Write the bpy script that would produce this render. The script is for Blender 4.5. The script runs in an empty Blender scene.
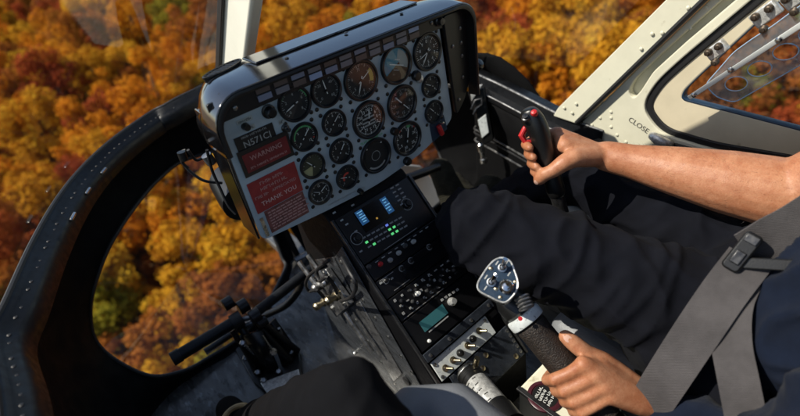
import bpy, bmesh, math, random
from mathutils import Vector, Matrix, noise, Quaternion
random.seed(7)
scene = bpy.context.scene
COL = scene.collection
R_ = math.radians
# ------------------------------------------------------------------ camera, sky, sun, exposure
# cabin frame: X right, Y forward, Z up, metres; origin on the instrument panel (first gauge)
CR = Vector((0.74588, -0.65071, -0.14228)); CD = Vector((-0.47076, -0.36387, -0.80373)); CF = Vector((0.47122, 0.66646, -0.57773))
CC = Vector((-0.35514, -0.77497, 0.32161)); FP = 475.68
cam_d = bpy.data.cameras.new('camera'); cam = bpy.data.objects.new('camera', cam_d); COL.objects.link(cam)
cam.matrix_world = Matrix(((CR.x, -CD.x, -CF.x, CC.x), (CR.y, -CD.y, -CF.y, CC.y), (CR.z, -CD.z, -CF.z, CC.z), (0, 0, 0, 1)))
cam_d.sensor_width = 36; cam_d.lens = FP / 800 * 36; cam_d.clip_start = 0.02; cam_d.clip_end = 3000
cam_d.dof.use_dof = True; cam_d.dof.focus_distance = 0.98; cam_d.dof.aperture_fstop = 21.4 / 9.5
scene.camera = cam
SUN_AZ, SUN_EL = -57.0, 47.0        # degrees: azimuth from straight ahead, to the left; elevation
w = bpy.data.worlds.new('World'); scene.world = w; w.use_nodes = True
nt = w.node_tree; bg = nt.nodes['Background']
sky = nt.nodes.new('ShaderNodeTexSky'); sky.sky_type = 'NISHITA'; sky.sun_disc = False
sky.sun_elevation = R_(SUN_EL); sky.sun_rotation = R_(SUN_AZ)
nt.links.new(sky.outputs[0], bg.inputs[0]); bg.inputs[1].default_value = 0.115
sd = bpy.data.lights.new('sun', 'SUN'); sd.energy = 5.0; sd.angle = R_(0.5); sd.color = (1.0, 0.93, 0.82)
sun = bpy.data.objects.new('sun', sd); COL.objects.link(sun)
sdir = Vector((math.sin(R_(SUN_AZ)) * math.cos(R_(SUN_EL)), math.cos(R_(SUN_AZ)) * math.cos(R_(SUN_EL)), math.sin(R_(SUN_EL))))
sun.rotation_euler = sdir.to_track_quat('Z', 'Y').to_euler(); sun.location = (-3, 2, 6)
vs = scene.view_settings; vs.view_transform = 'Standard'; vs.look = 'None'; vs.exposure = 0.33; vs.gamma = 1.0
scene.cycles.max_bounces = 8; scene.cycles.transparent_max_bounces = 16

# ------------------------------------------------------------------ measuring helpers: a sight line met with a real plane of the cabin
def ray(x, y): return CR * ((x - 400) / FP) + CD * ((y - 208) / FP) + CF
def onX(x, y, a): d = ray(x, y); return CC + d * ((a - CC.x) / d.x)
def onY(x, y, a): d = ray(x, y); return CC + d * ((a - CC.y) / d.y)
def onZ(x, y, a): d = ray(x, y); return CC + d * ((a - CC.z) / d.z)
def at(x, y, t): return CC + ray(x, y) * t

# ------------------------------------------------------------------ materials
MATS = {}
def mat(name, col, rough=0.5, metal=0.0, bump=0.0, bscale=200.0, var=0.0, vscale=8.0, coat=0.0, col2=None, spec=0.5, sss=0.0, stretch=None, emis=None, rvar=0.0, dirt=None):
    m = bpy.data.materials.new(name); m.use_nodes = True; t = m.node_tree; b = t.nodes['Principled BSDF']
    b.inputs['Base Color'].default_value = (*col, 1); b.inputs['Roughness'].default_value = rough; b.inputs['Metallic'].default_value = metal
    b.inputs['Specular IOR Level'].default_value = spec
    if coat: b.inputs['Coat Weight'].default_value = coat; b.inputs['Coat Roughness'].default_value = 0.12
    if sss:
        b.inputs['Subsurface Weight'].default_value = sss; b.inputs['Subsurface Radius'].default_value = (0.012, 0.005, 0.003); b.inputs['Subsurface Scale'].default_value = 1.0
    tc = t.nodes.new('ShaderNodeTexCoord'); src = tc.outputs['Object']
    if stretch:
        mp = t.nodes.new('ShaderNodeMapping'); mp.inputs['Scale'].default_value = stretch; t.links.new(src, mp.inputs[0]); src = mp.outputs[0]
    if var or col2:
        n = t.nodes.new('ShaderNodeTexNoise'); n.inputs['Scale'].default_value = vscale; n.inputs['Detail'].default_value = 6; n.inputs['Roughness'].default_value = 0.62
        t.links.new(src, n.inputs['Vector'])
        r = t.nodes.new('ShaderNodeValToRGB'); c2 = col2 or tuple(c * (1 - var) for c in col)
        r.color_ramp.elements[0].position = 0.38; r.color_ramp.elements[0].color = (*c2, 1)
        r.color_ramp.elements[1].position = 0.62; r.color_ramp.elements[1].color = (*(tuple(min(1, c * (1 + var)) for c in col)), 1)
        t.links.new(n.outputs['Fac'], r.inputs[0]); out = r.outputs[0]
        if dirt:
            n2 = t.nodes.new('ShaderNodeTexNoise'); n2.inputs['Scale'].default_value = dirt[1]; n2.inputs['Detail'].default_value = 8; t.links.new(src, n2.inputs['Vector'])
            r2 = t.nodes.new('ShaderNodeValToRGB'); r2.color_ramp.elements[0].position = dirt[2]; r2.color_ramp.elements[1].position = dirt[2] + 0.09
            t.links.new(n2.outputs['Fac'], r2.inputs[0])
            mx = t.nodes.new('ShaderNodeMix'); mx.data_type = 'RGBA'; t.links.new(r2.outputs[0], mx.inputs[0]); t.links.new(out, mx.inputs[6]); mx.inputs[7].default_value = (*dirt[0], 1)
            out = mx.outputs[2]
        t.links.new(out, b.inputs['Base Color'])
    if rvar:
        n3 = t.nodes.new('ShaderNodeTexNoise'); n3.inputs['Scale'].default_value = vscale * 2.3; n3.inputs['Detail'].default_value = 7; t.links.new(src, n3.inputs['Vector'])
        mr = t.nodes.new('ShaderNodeMapRange'); mr.inputs[1].default_value = 0.3; mr.inputs[2].default_value = 0.7
        mr.inputs[3].default_value = max(0.02, rough - rvar); mr.inputs[4].default_value = min(1, rough + rvar); t.links.new(n3.outputs['Fac'], mr.inputs[0]); t.links.new(mr.outputs[0], b.inputs['Roughness'])
    if bump:
        n = t.nodes.new('ShaderNodeTexNoise'); n.inputs['Scale'].default_value = bscale; n.inputs['Detail'].default_value = 4; t.links.new(src, n.inputs['Vector'])
        bp = t.nodes.new('ShaderNodeBump'); bp.inputs['Strength'].default_value = bump; bp.inputs['Distance'].default_value = 0.002
        t.links.new(n.outputs['Fac'], bp.inputs['Height']); t.links.new(bp.outputs[0], b.inputs['Normal'])
    if emis:
        b.inputs['Emission Color'].default_value = (*emis[0], 1); b.inputs['Emission Strength'].default_value = emis[1]
    MATS[name] = m; return m

def glass_mat(name, tint=(1, 1, 1), refl=1.0, rough=0.0, haze=0.0, smear_veil=False):
    m = bpy.data.materials.new(name); m.use_nodes = True; t = m.node_tree
    for n in list(t.nodes): t.nodes.remove(n)
    o = t.nodes.new('ShaderNodeOutputMaterial'); tr = t.nodes.new('ShaderNodeBsdfTransparent'); tr.inputs[0].default_value = (*tint, 1)
    gl = t.nodes.new('ShaderNodeBsdfGlossy'); gl.inputs['Roughness'].default_value = rough; gl.inputs[0].default_value = (refl, refl, refl, 1)
    fr = t.nodes.new('ShaderNodeFresnel'); ge = t.nodes.new('ShaderNodeNewGeometry'); mi = t.nodes.new('ShaderNodeMapRange'); mi.inputs[3].default_value = 1.45; mi.inputs[4].default_value = 1 / 1.45
    t.links.new(ge.outputs['Backfacing'], mi.inputs[0]); t.links.new(mi.outputs[0], fr.inputs[0])
    mx = t.nodes.new('ShaderNodeMixShader'); t.links.new(fr.outputs[0], mx.inputs[0]); t.links.new(tr.outputs[0], mx.inputs[1]); t.links.new(gl.outputs[0], mx.inputs[2])
    out = mx.outputs[0]
    if haze:
        df = t.nodes.new('ShaderNodeBsdfDiffuse'); df.inputs[0].default_value = (0.8, 0.8, 0.8, 1)
        m2 = t.nodes.new('ShaderNodeMixShader'); m2.inputs[0].default_value = haze
        if smear_veil:  # streaked diffuse film: smears plus a painted veil of haze and reflections
            tc = t.nodes.new('ShaderNodeTexCoord'); mp = t.nodes.new('ShaderNodeMapping'); mp.inputs['Scale'].default_value = (9, 2.5, 5); mp.inputs['Rotation'].default_value = (.4, .3, .5)
            nz = t.nodes.new('ShaderNodeTexNoise'); nz.inputs['Scale'].default_value = 1.6; nz.inputs['Detail'].default_value = 9; nz.inputs['Roughness'].default_value = .7
            t.links.new(tc.outputs['Object'], mp.inputs[0]); t.links.new(mp.outputs[0], nz.inputs['Vector'])
            rg = t.nodes.new('ShaderNodeMapRange'); rg.inputs[1].default_value = .46; rg.inputs[2].default_value = .75; rg.inputs[3].default_value = .004; rg.inputs[4].default_value = haze * 2.2
            t.links.new(nz.outputs['Fac'], rg.inputs[0]); t.links.new(rg.outputs[0], m2.inputs[0])
        t.links.new(out, m2.inputs[1]); t.links.new(df.outputs[0], m2.inputs[2]); out = m2.outputs[0]
    t.links.new(out, o.inputs[0]); MATS[name] = m; return m

mat('hood_black', (0.005, 0.005, 0.006), 0.10, bump=0.05, bscale=260, coat=1.0, rvar=0.06, vscale=18, spec=0.9)
mat('hood_satin', (0.006, 0.006, 0.007), 0.42, bump=0.12, bscale=500)
mat('panel_grey', (0.35, 0.42, 0.46), 0.5, var=0.07, vscale=14, bump=0.06, bscale=600, rvar=0.1)
mat('bezel_black', (0.011, 0.011, 0.012), 0.34, bump=0.08, bscale=800)
mat('dial_black', (0.012, 0.013, 0.013), 0.7)
mat('white_ink', (0.72, 0.73, 0.70), 0.6)
mat('dim_ink', (0.34, 0.35, 0.34), 0.6)
mat('green_ink', (0.10, 0.42, 0.16), 0.6)
mat('red_ink', (0.55, 0.06, 0.04), 0.6)
mat('amber_glint', (0.62, 0.44, 0.10), 0.6)
mat('dial_yellow', (0.42, 0.40, 0.20), 0.6)
mat('dial_olive', (0.055, 0.055, 0.03), 0.6)
mat('horizon_blue', (0.07, 0.25, 0.34), 0.5)
mat('horizon_brown', (0.10, 0.05, 0.025), 0.5)
mat('horizon_pale', (0.36, 0.39, 0.37), 0.5)
mat('placard_red', (0.15, 0.014, 0.016), 0.42, var=0.2, vscale=40, rvar=0.1)
mat('placard_black', (0.012, 0.012, 0.012), 0.35)
mat('ink_pink', (0.62, 0.42, 0.40), 0.6)
mat('lamp_blue', (0.20, 0.23, 0.33), 0.35)
mat('lamp_grey', (0.17, 0.17, 0.20), 0.35)
mat('lamp_brown', (0.11, 0.085, 0.08), 0.35)
mat('lamp_glint', (0.30, 0.38, 0.58), 0.3)  # no lamp is lit: reflections on the lenses put into the colour
mat('cream', (0.66, 0.64, 0.50), 0.42, var=0.05, vscale=9, rvar=0.12, bump=0.04, bscale=300, dirt=((0.40, 0.36, 0.24), 26, 0.66))
mat('cream_warm', (0.60, 0.53, 0.38), 0.45, var=0.06, vscale=9, rvar=0.1, bump=0.04, bscale=300, dirt=((0.36, 0.29, 0.17), 30, 0.66))
mat('rubber', (0.010, 0.010, 0.011), 0.55, bump=0.1, bscale=300)
mat('nose_black', (0.0035, 0.0035, 0.004), 0.8, bump=0.15, bscale=120, rvar=0.12, vscale=10, spec=0.12)
mat('sill_black', (0.006, 0.007, 0.009), 0.46, bump=0.08, bscale=260, rvar=0.14, vscale=30, spec=0.35)
mat('floor_grey', (0.150, 0.148, 0.142), 0.33, metal=0.6, bump=0.5, bscale=85, var=0.30, vscale=20, stretch=(1.0, .35, 1), rvar=0.16, dirt=((0.25, 0.26, 0.26), 90, 0.60))
mat('floor_plate', (0.16, 0.17, 0.175), 0.40, metal=0.5, bump=0.6, bscale=150, var=0.36, vscale=28, rvar=0.16, dirt=((0.34, 0.33, 0.30), 70, 0.60))
mat('side_metal', (0.050, 0.054, 0.060), 0.34, metal=0.35, bump=0.35, bscale=90, var=0.30, vscale=14, rvar=0.16, stretch=(1, 1.2, 6), dirt=((0.16, 0.165, 0.17), 30, 0.66))
mat('console_black', (0.004, 0.004, 0.005), 0.6, bump=0.1, bscale=600, rvar=0.08, vscale=40, spec=0.15)
mat('radio_black', (0.006, 0.006, 0.007), 0.30, bump=0.06, bscale=900)
mat('steel', (0.52, 0.52, 0.50), 0.30, metal=1.0, var=0.2, vscale=60, rvar=0.12)
mat('dark_steel', (0.07, 0.07, 0.072), 0.36, metal=0.8, var=0.3, vscale=60, rvar=0.12)
mat('worn_steel', (0.24, 0.24, 0.24), 0.36, metal=0.85, var=0.4, vscale=40, rvar=0.15)
mat('brass', (0.42, 0.36, 0.24), 0.32, metal=1.0, var=0.2, vscale=80)
mat('chrome', (0.75, 0.75, 0.74), 0.12, metal=1.0)
mat('knob_black', (0.007, 0.007, 0.007), 0.35, bump=0.1, bscale=500)
mat('red_plastic', (0.45, 0.018, 0.02), 0.35)
mat('switch_plate', (0.62, 0.66, 0.65), 0.40, var=0.1, vscale=60, rvar=0.1, dirt=((0.25, 0.26, 0.26), 130, 0.62))
mat('dark_plate', (0.035, 0.042, 0.055), 0.34, metal=0.4, var=0.3, vscale=30, rvar=0.15, dirt=((0.10, 0.11, 0.12), 60, 0.63))
mat('screen_blue', (0.02, 0.06, 0.14), 0.2, emis=((0.05, 0.22, 0.55), 0.18))
mat('screen_dark', (0.006, 0.007, 0.008), 0.12)
mat('screen_teal', (0.03, 0.10, 0.11), 0.2, emis=((0.08, 0.32, 0.34), 0.09))
mat('led_green', (0.02, 0.2, 0.06), 0.3, emis=((0.15, 0.9, 0.30), 0.55))
mat('led_blue', (0.02, 0.05, 0.3), 0.3, emis=((0.2, 0.3, 1.0), 0.5))
mat('led_amber', (0.2, 0.1, 0.01), 0.3, emis=((0.9, 0.5, 0.1), 0.3))
mat('button_grey', (0.27, 0.27, 0.265), 0.45)
mat('button_dark', (0.05, 0.05, 0.05), 0.45)
mat('collective_blue', (0.012, 0.03, 0.058), 0.40, bump=0.1, bscale=500, rvar=0.08, vscale=50)
mat('grip_leather', (0.016, 0.011, 0.008), 0.55, bump=1.0, bscale=420, var=0.5, vscale=220, dirt=((0.07, 0.05, 0.035), 260, 0.62))
mat('label_silver', (0.55, 0.55, 0.53), 0.35, metal=0.5, var=0.3, vscale=120)
mat('label_maroon', (0.055, 0.012, 0.018), 0.32)
mat('skin', (0.50, 0.215, 0.098), 0.48, var=0.05, vscale=24, sss=0.14, bump=0.22, bscale=260, rvar=0.08, col2=(0.45, 0.180, 0.080))
mat('nail', (0.56, 0.34, 0.26), 0.25)
def skin_detail():
    m = MATS['skin']; t = m.node_tree; b = t.nodes['Principled BSDF']; tc = t.nodes.new('ShaderNodeTexCoord')
    def nz(sc, det, rgh=.6):
        n = t.nodes.new('ShaderNodeTexNoise'); n.inputs['Scale'].default_value = sc; n.inputs['Detail'].default_value = det; n.inputs['Roughness'].default_value = rgh; t.links.new(tc.outputs['Object'], n.inputs['Vector']); return n.outputs['Fac']
    def ramp(fac, c0, c1, p0, p1):
        r = t.nodes.new('ShaderNodeValToRGB'); e = r.color_ramp.elements; e[0].position = p0; e[0].color = (*c0, 1); e[1].position = p1; e[1].color = (*c1, 1); t.links.new(fac, r.inputs[0]); return r.outputs[0]
    def mix(f, a, bb, mode='MIX'):
        x = t.nodes.new('ShaderNodeMix'); x.data_type = 'RGBA'; x.blend_type = mode; x.inputs[0].default_value = f; t.links.new(a, x.inputs[6]); t.links.new(bb, x.inputs[7]); return x.outputs[2]
    base = ramp(nz(11, 4), (.40, .165, .080), (.50, .245, .135), .35, .65)
    blot = ramp(nz(70, 6, .7), (.80, .66, .60), (1, 1, 1), .30, .62)
    fine = ramp(nz(420, 3), (.86, .80, .76), (1, 1, 1), .30, .55)
    out = mix(1.0, mix(1.0, base, blot, 'MULTIPLY'), fine, 'MULTIPLY'); t.links.new(out, b.inputs['Base Color'])
    vo = t.nodes.new('ShaderNodeTexVoronoi'); vo.feature = 'DISTANCE_TO_EDGE'; vo.inputs['Scale'].default_value = 330; t.links.new(tc.outputs['Object'], vo.inputs['Vector'])
    ad = t.nodes.new('ShaderNodeMath'); ad.operation = 'MULTIPLY_ADD'; ad.inputs[1].default_value = .5; t.links.new(vo.outputs['Distance'], ad.inputs[0]); t.links.new(nz(95, 8, .7), ad.inputs[2])
    bp = t.nodes.new('ShaderNodeBump'); bp.inputs['Strength'].default_value = .38; bp.inputs['Distance'].default_value = .0016; t.links.new(ad.outputs[0], bp.inputs['Height']); t.links.new(bp.outputs[0], b.inputs['Normal'])
    b.inputs['Roughness'].default_value = .52; b.inputs['Specular IOR Level'].default_value = .4
skin_detail()
mat('arm_hair', (.035, .018, .008), .5)
def cloth(name, col, wscale, rough=0.85, bump=0.5, fuzz=0.25):
    m = mat(name, col, rough, var=0.16, vscale=16, spec=0.12); t = m.node_tree; b = t.nodes['Principled BSDF']
    tc = t.nodes.new('ShaderNodeTexCoord')
    w1 = t.nodes.new('ShaderNodeTexWave'); w1.inputs['Scale'].default_value = wscale; w1.bands_direction = 'DIAGONAL'; w1.inputs['Distortion'].default_value = 0.6; w1.inputs['Detail'].default_value = 2
    n = t.nodes.new('ShaderNodeTexNoise'); n.inputs['Scale'].default_value = 55; n.inputs['Detail'].default_value = 6
    t.links.new(tc.outputs['Object'], w1.inputs[0]); t.links.new(tc.outputs['Object'], n.inputs[0])
    ad = t.nodes.new('ShaderNodeMath'); ad.operation = 'MULTIPLY_ADD'; ad.inputs[1].default_value = 0.25; t.links.new(w1.outputs['Fac'], ad.inputs[0]); t.links.new(n.outputs['Fac'], ad.inputs[2])
    bp = t.nodes.new('ShaderNodeBump'); bp.inputs['Strength'].default_value = bump; bp.inputs['Distance'].default_value = 0.004; t.links.new(ad.outputs[0], bp.inputs['Height']); t.links.new(bp.outputs[0], b.inputs['Normal'])
    b.inputs['Sheen Weight'].default_value = fuzz; b.inputs['Sheen Roughness'].default_value = 0.5
    return m
cloth('trouser_black', (0.0042, 0.0048, 0.0082), 420, fuzz=0.006)
cloth('trouser_dark', (0.004, 0.004, 0.005), 420, fuzz=0.0)
cloth('shirt_navy', (0.0055, 0.0095, 0.022), 380, fuzz=0.03)
cloth('webbing', (0.068, 0.063, 0.064), 150, 0.75, bump=0.45, fuzz=0.03)
cloth('sleeve_grey', (0.10, 0.10, 0.12), 300)
cloth('boot_suede', (0.020, 0.019, 0.013), 60, fuzz=0.02, bump=1.0)
mat('boot_leather', (0.030, 0.028, 0.020), 0.5, bump=0.8, bscale=140, var=0.6, vscale=60)
mat('tan_leather', (0.42, 0.28, 0.12), 0.5, bump=0.5, bscale=260, var=0.2, vscale=60)
mat('seat_vinyl', (0.17, 0.178, 0.19), 0.42, bump=0.35, bscale=420, var=0.06, vscale=20)
mat('hair', (0.03, 0.02, 0.014), 0.5, bump=0.8, bscale=150)
mat('cream_lifted', (0.78, 0.77, 0.66), 0.4, var=0.03, vscale=9, bump=0.04, bscale=300)  # cream made lighter to brighten the post where little light reaches
mat('plate_white', (0.74, 0.74, 0.70), 0.4, var=0.04, vscale=10)
mat('pitot_white', (0.7, 0.66, 0.64), 0.4)
glass_mat('glass', (0.97, 0.98, 0.97), refl=0.6, haze=0.013, smear_veil=True)
glass_mat('lens', (0.96, 0.97, 0.97), refl=0.8)
glass_mat('vent_plastic', (0.80, 0.90, 0.97), refl=1.0, haze=0.07)
mat('vent_edge', (0.30, 0.42, 0.55), 0.2, emis=None)  # edge-lit glow of the acrylic put into the blue colour
mat('vent_bar', (0.50, 0.52, 0.50), 0.4)

# ------------------------------------------------------------------ mesh helpers
class MB:
    def __init__(s): s.v = []; s.f = []
    def add(s, vs, fs):
        o = len(s.v); s.v += [Vector(p) for p in vs]; s.f += [[i + o for i in f] for f in fs]; return s
    def box(s, c, size, M=None):
        hx, hy, hz = size[0] / 2, size[1] / 2, size[2] / 2; c = Vector(c)
        vs = [Vector((x * hx, y * hy, z * hz)) for z in (-1, 1) for y in (-1, 1) for x in (-1, 1)]
        vs = [(M @ p if M else p) + c for p in vs]
        return s.add(vs, [(0, 2, 3, 1), (4, 5, 7, 6), (0, 1, 5, 4), (2, 6, 7, 3), (0, 4, 6, 2), (1, 3, 7, 5)])
    def lathe(s, prof, n=24, M=None, cap=True):
        # profile of (r, z); axis +Z; M a 4x4
        vs = []
        for r, z in prof:
            for i in range(n):
                a = 2 * math.pi * i / n; p = Vector((r * math.cos(a), r * math.sin(a), z)); vs.append(M @ p if M else p)
        fs = [(k * n + i, k * n + (i + 1) % n, (k + 1) * n + (i + 1) % n, (k + 1) * n + i) for k in range(len(prof) - 1) for i in range(n)]
        if cap: fs += [tuple(range(n))[::-1], tuple((len(prof) - 1) * n + i for i in range(n))]
        return s.add(vs, fs)
    def cyl(s, a, b, r, r2=None, n=16):
        a = Vector(a); b = Vector(b); d = b - a; M = Matrix.Translation(a) @ d.to_track_quat('Z', 'Y').to_matrix().to_4x4()
        return s.lathe([(r, 0), (r if r2 is None else r2, d.length)], n, M)
    def tube(s, pts, r, n=10, closed=False, round_ends=False):
        pts = [Vector(p) for p in pts]; m = len(pts); rad = r if isinstance(r, (list, tuple)) else [r] * m
        if round_ends:
            d0 = (pts[0] - pts[1]).normalized(); d1 = (pts[-1] - pts[-2]).normalized(); r0, r1 = rad[0], rad[-1]
            a0 = [pts[0] + d0 * r0 * math.sin(q) for q in (1.35, 0.95, 0.5)]; ra0 = [r0 * math.cos(q) for q in (1.35, 0.95, 0.5)]
            a1 = [pts[-1] + d1 * r1 * math.sin(q) for q in (0.5, 0.95, 1.35)]; ra1 = [r1 * math.cos(q) for q in (0.5, 0.95, 1.35)]
            pts = a0 + pts + a1; rad = ra0 + list(rad) + ra1; m = len(pts)
        prev = None; vs = []
        for i in range(m):
            if closed: t = (pts[(i + 1) % m] - pts[i - 1]).normalized()
            else: t = (pts[min(i + 1, m - 1)] - pts[max(i - 1, 0)]).normalized()
            if prev is None:
                u = Vector((0, 0, 1)) if abs(t.z) < 0.9 else Vector((1, 0, 0)); u = (u - t * u.dot(t)).normalized()
            else: u = (prev - t * prev.dot(t)).normalized()
            prev = u; v = t.cross(u)
            for k in range(n):
                a = 2 * math.pi * k / n; vs.append(pts[i] + (u * math.cos(a) + v * math.sin(a)) * rad[i])
        fs = [(i * n + k, i * n + (k + 1) % n, ((i + 1) % m) * n + (k + 1) % n, ((i + 1) % m) * n + k) for i in range(m if closed else m - 1) for k in range(n)]
        if not closed: fs += [tuple(range(n))[::-1], tuple((m - 1) * n + k for k in range(n))]
        return s.add(vs, fs)
    def prism(s, outline, z0, z1, M=None):
        n = len(outline); vs = [Vector((x, y, z)) for z in (z0, z1) for x, y in outline]
        if M: vs = [M @ p for p in vs]
        return s.add(vs, [tuple(range(n))[::-1], tuple(range(n, 2 * n))] + [(i, (i + 1) % n, n + (i + 1) % n, n + i) for i in range(n)])
    def ring(s, outer, inner, z0, z1, M=None):
        n = len(outer); vs = [Vector((x, y, z)) for z in (z0, z1) for L in (outer, inner) for x, y in L]
        if M: vs = [M @ p for p in vs]
        fs = []
        for i in range(n):
            j = (i + 1) % n
            fs += [(i, n + i, n + j, j), (2 * n + i, 2 * n + j, 3 * n + j, 3 * n + i), (i, j, 2 * n + j, 2 * n + i), (n + i, 3 * n + i, 3 * n + j, n + j)]
        return s.add(vs, fs)
    def grid(s, rows, thick=None):
        # rows of points -> sheet; thick: vector or float along normals approximated by caller
        m = len(rows); n = len(rows[0]); vs = [p for r in rows for p in r]
        return s.add(vs, [(i * n + j, i * n + j + 1, (i + 1) * n + j + 1, (i + 1) * n + j) for i in range(m - 1) for j in range(n - 1)])
    def mesh(s, name, smooth=35):
        me = bpy.data.meshes.new(name); me.from_pydata([tuple(p) for p in s.v], [], s.f)
        bm = bmesh.new(); bm.from_mesh(me); bmesh.ops.recalc_face_normals(bm, faces=bm.faces); bm.to_mesh(me); bm.free()
        if smooth: me.shade_smooth(); me.set_sharp_from_angle(angle=R_(smooth))
        return me
W = {}
def obj(name, src, m=None, parent=None, M=None, smooth=35, bevel=0, solid=0):
    me = src.mesh(name, smooth) if isinstance(src, MB) else src
    o = bpy.data.objects.new(name, me); COL.objects.link(o)
    M = M or Matrix.Identity(4); W[o] = M
    if m and not me.materials: me.materials.append(MATS[m])
    if parent is not None: o.parent = parent; o.matrix_parent_inverse = W[parent].inverted()
    o.matrix_basis = M
    if solid:
        md = o.modifiers.new('solid', 'SOLIDIFY'); md.thickness = solid; md.offset = 0
    if bevel:
        md = o.modifiers.new('bevel', 'BEVEL'); md.width = bevel; md.segments = 2; md.limit_method = 'ANGLE'; md.angle_limit = R_(40)
    return o
def thing(name, label, cat, loc=(0, 0, 0), group=None):
    o = bpy.data.objects.new(name, None); COL.objects.link(o); o.empty_display_size = 0.02
    M = Matrix.Translation(Vector(loc)); o.matrix_basis = M; W[o] = M
    return tag(o, label, cat, group)
def tag(o, label=None, cat=None, group=None, kind=None):
    if label: o['label'] = label
    if cat: o['category'] = cat
    if group: o['group'] = group
    if kind: o['kind'] = kind
    return o
def text_mesh(s, size, extr=0.00015, align='CENTER', space=1.0):
    c = bpy.data.curves.new('lettering', 'FONT'); c.body = s; c.size = size; c.extrude = extr; c.align_x = align; c.align_y = 'CENTER'; c.space_character = space
    c.resolution_u = 3
    o = bpy.data.objects.new('tmp', c); COL.objects.link(o)
    me = bpy.data.meshes.new_from_object(o); bpy.data.objects.remove(o); bpy.data.curves.remove(c); return me
def print_mesh(width, h, seed, words=(3, 7)):
    # a line of print too small to read: letter-sized strokes in word groups
    r = random.Random(seed); m = MB(); x = -width / 2; n = r.randint(*words)
    while x < width / 2 - h * .5:
        gw = h * r.uniform(.42, .62); sw = h * .13
        m.box((x + sw / 2, 0, 0), (sw, h * .72, .0003))
        k = r.random()
        if k < .7: m.box((x + gw / 2, h * r.choice((.3, 0, -.3)), 0), (gw, sw, .0003))
        if k > .3: m.box((x + gw - sw / 2, 0, 0), (sw, h * r.choice((.72, .4)), .0003))
        x += gw + h * .16; n -= 1
        if n == 0: x += h * .35; n = r.randint(*words)
    return m
def rounded(x0, x1, y0, y1, r, n=6):
    rs = r if isinstance(r, (list, tuple)) else [r] * 4; out = []
    for (cx, cy, a0, q) in ((x1 - rs[0], y1 - rs[0], 0, rs[0]), (x0 + rs[1], y1 - rs[1], 90, rs[1]), (x0 + rs[2], y0 + rs[2], 180, rs[2]), (x1 - rs[3], y0 + rs[3], 270, rs[3])):
        for k in range(n + 1):
            a = R_(a0 + 90 * k / n); out.append((cx + q * math.cos(a), cy + q * math.sin(a)))
    return out
def fillet(pts, r, n=5):
    out = []; m = len(pts)
    for i in range(m):
        p = Vector(pts[i]); a = Vector(pts[i - 1]) - p; b = Vector(pts[(i + 1) % m]) - p
        rr = (r[i] if isinstance(r, (list, tuple)) else r); ra = min(rr, a.length * 0.49); rb = min(rr, b.length * 0.49)
        A = p + a.normalized() * ra; B = p + b.normalized() * rb
        for k in range(n + 1):
            t = k / n; out.append(A * (1 - t) ** 2 + p * (2 * t * (1 - t)) + B * t ** 2)
    return out
def spline(pts, n=8, closed=False):
    pts = [Vector(p) for p in pts]; m = len(pts); out = []
    for i in range(m if closed else m - 1):
        if closed: p0, p1, p2, p3 = pts[i - 1], pts[i], pts[(i + 1) % m], pts[(i + 2) % m]
        else: p0, p1, p2, p3 = pts[max(i - 1, 0)], pts[i], pts[i + 1], pts[min(i + 2, m - 1)]
        for k in range(n):
            t = k / n
            out.append(0.5 * ((2 * p1) + (p2 - p0) * t + (2 * p0 - 5 * p1 + 4 * p2 - p3) * t * t + (3 * p1 - p0 - 3 * p2 + p3) * t ** 3))
    if not closed: out.append(pts[-1])
    return out
def frame(o, x, y, z): return Matrix(((x[0], y[0], z[0], o[0]), (x[1], y[1], z[1], o[1]), (x[2], y[2], z[2], o[2]), (0, 0, 0, 1)))
def aim(o, z, up=(0, 0, 1)):
    z = Vector(z).normalized(); up = Vector(up); x = up.cross(z).normalized(); return frame(o, x, z.cross(x), z)
PANEL = lambda u, v, y=0.0: frame((u, y, v), (1, 0, 0), (0, 0, 1), (0, -1, 0))   # local x right, y up, z towards the crew
#__STRUCT__
def poly2d(loops, z0, z1, M=None, bevel=0.0):
    """flat plate with holes: first loop outer, others holes; from z0 to z1"""
    c = bpy.data.curves.new('p', 'CURVE'); c.dimensions = '2D'; c.fill_mode = 'BOTH'; c.extrude = max(.0001, (z1 - z0) / 2 - bevel); c.bevel_depth = bevel; c.bevel_resolution = 1
    if bevel: c.offset = -bevel
    for L in loops:
        s = c.splines.new('POLY'); s.points.add(len(L) - 1); s.use_cyclic_u = True
        for i, p in enumerate(L): s.points[i].co = (p[0], p[1], 0, 1)
    o = bpy.data.objects.new('tmp', c); COL.objects.link(o); me = bpy.data.meshes.new_from_object(o); bpy.data.objects.remove(o); bpy.data.curves.remove(c)
    me.transform(Matrix.Translation((0, 0, (z0 + z1) / 2)))
    if M: me.transform(M)
    me.shade_smooth(); me.set_sharp_from_angle(angle=R_(35)); return me
mir = lambda p: Vector((0.24 - p[0], p[1], p[2]))
# ================================================================== THE SETTING
# ---- forest ground: a wooded hillside below and ahead
HA, HS, HH = R_(40), 0.50, 66.0
def ground_z(x, y):
    d = x * math.sin(HA) + y * math.cos(HA); c = x * math.cos(HA) - y * math.sin(HA)
    s = -HH + HS * d; cap = -24.0; s = -(math.log(math.exp(-s / 9) + math.exp(-cap / 9)) * 9) if s > -140 else s
    return s + 7 * noise.noise(Vector((x / 70, y / 70, 1.3))) + 2.5 * noise.noise(Vector((x / 22, y / 22, 4.1))) - 0.02 * abs(c)
g = MB(); N = 90; rows = []
for i in range(N + 1):
    rows.append([Vector((x, y, ground_z(x, y))) for x, y in [(-420 + 1100 * j / N, -260 + 1100 * i / N) for j in range(N + 1)]])
g.grid(rows)
mat('forest_litter', (0.11, 0.055, 0.018), 0.95, var=0.5, vscale=0.35, col2=(0.035, 0.028, 0.012), bump=1.0, bscale=2)
tag(obj('ground', g, 'forest_litter', smooth=180), kind='structure')

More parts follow.
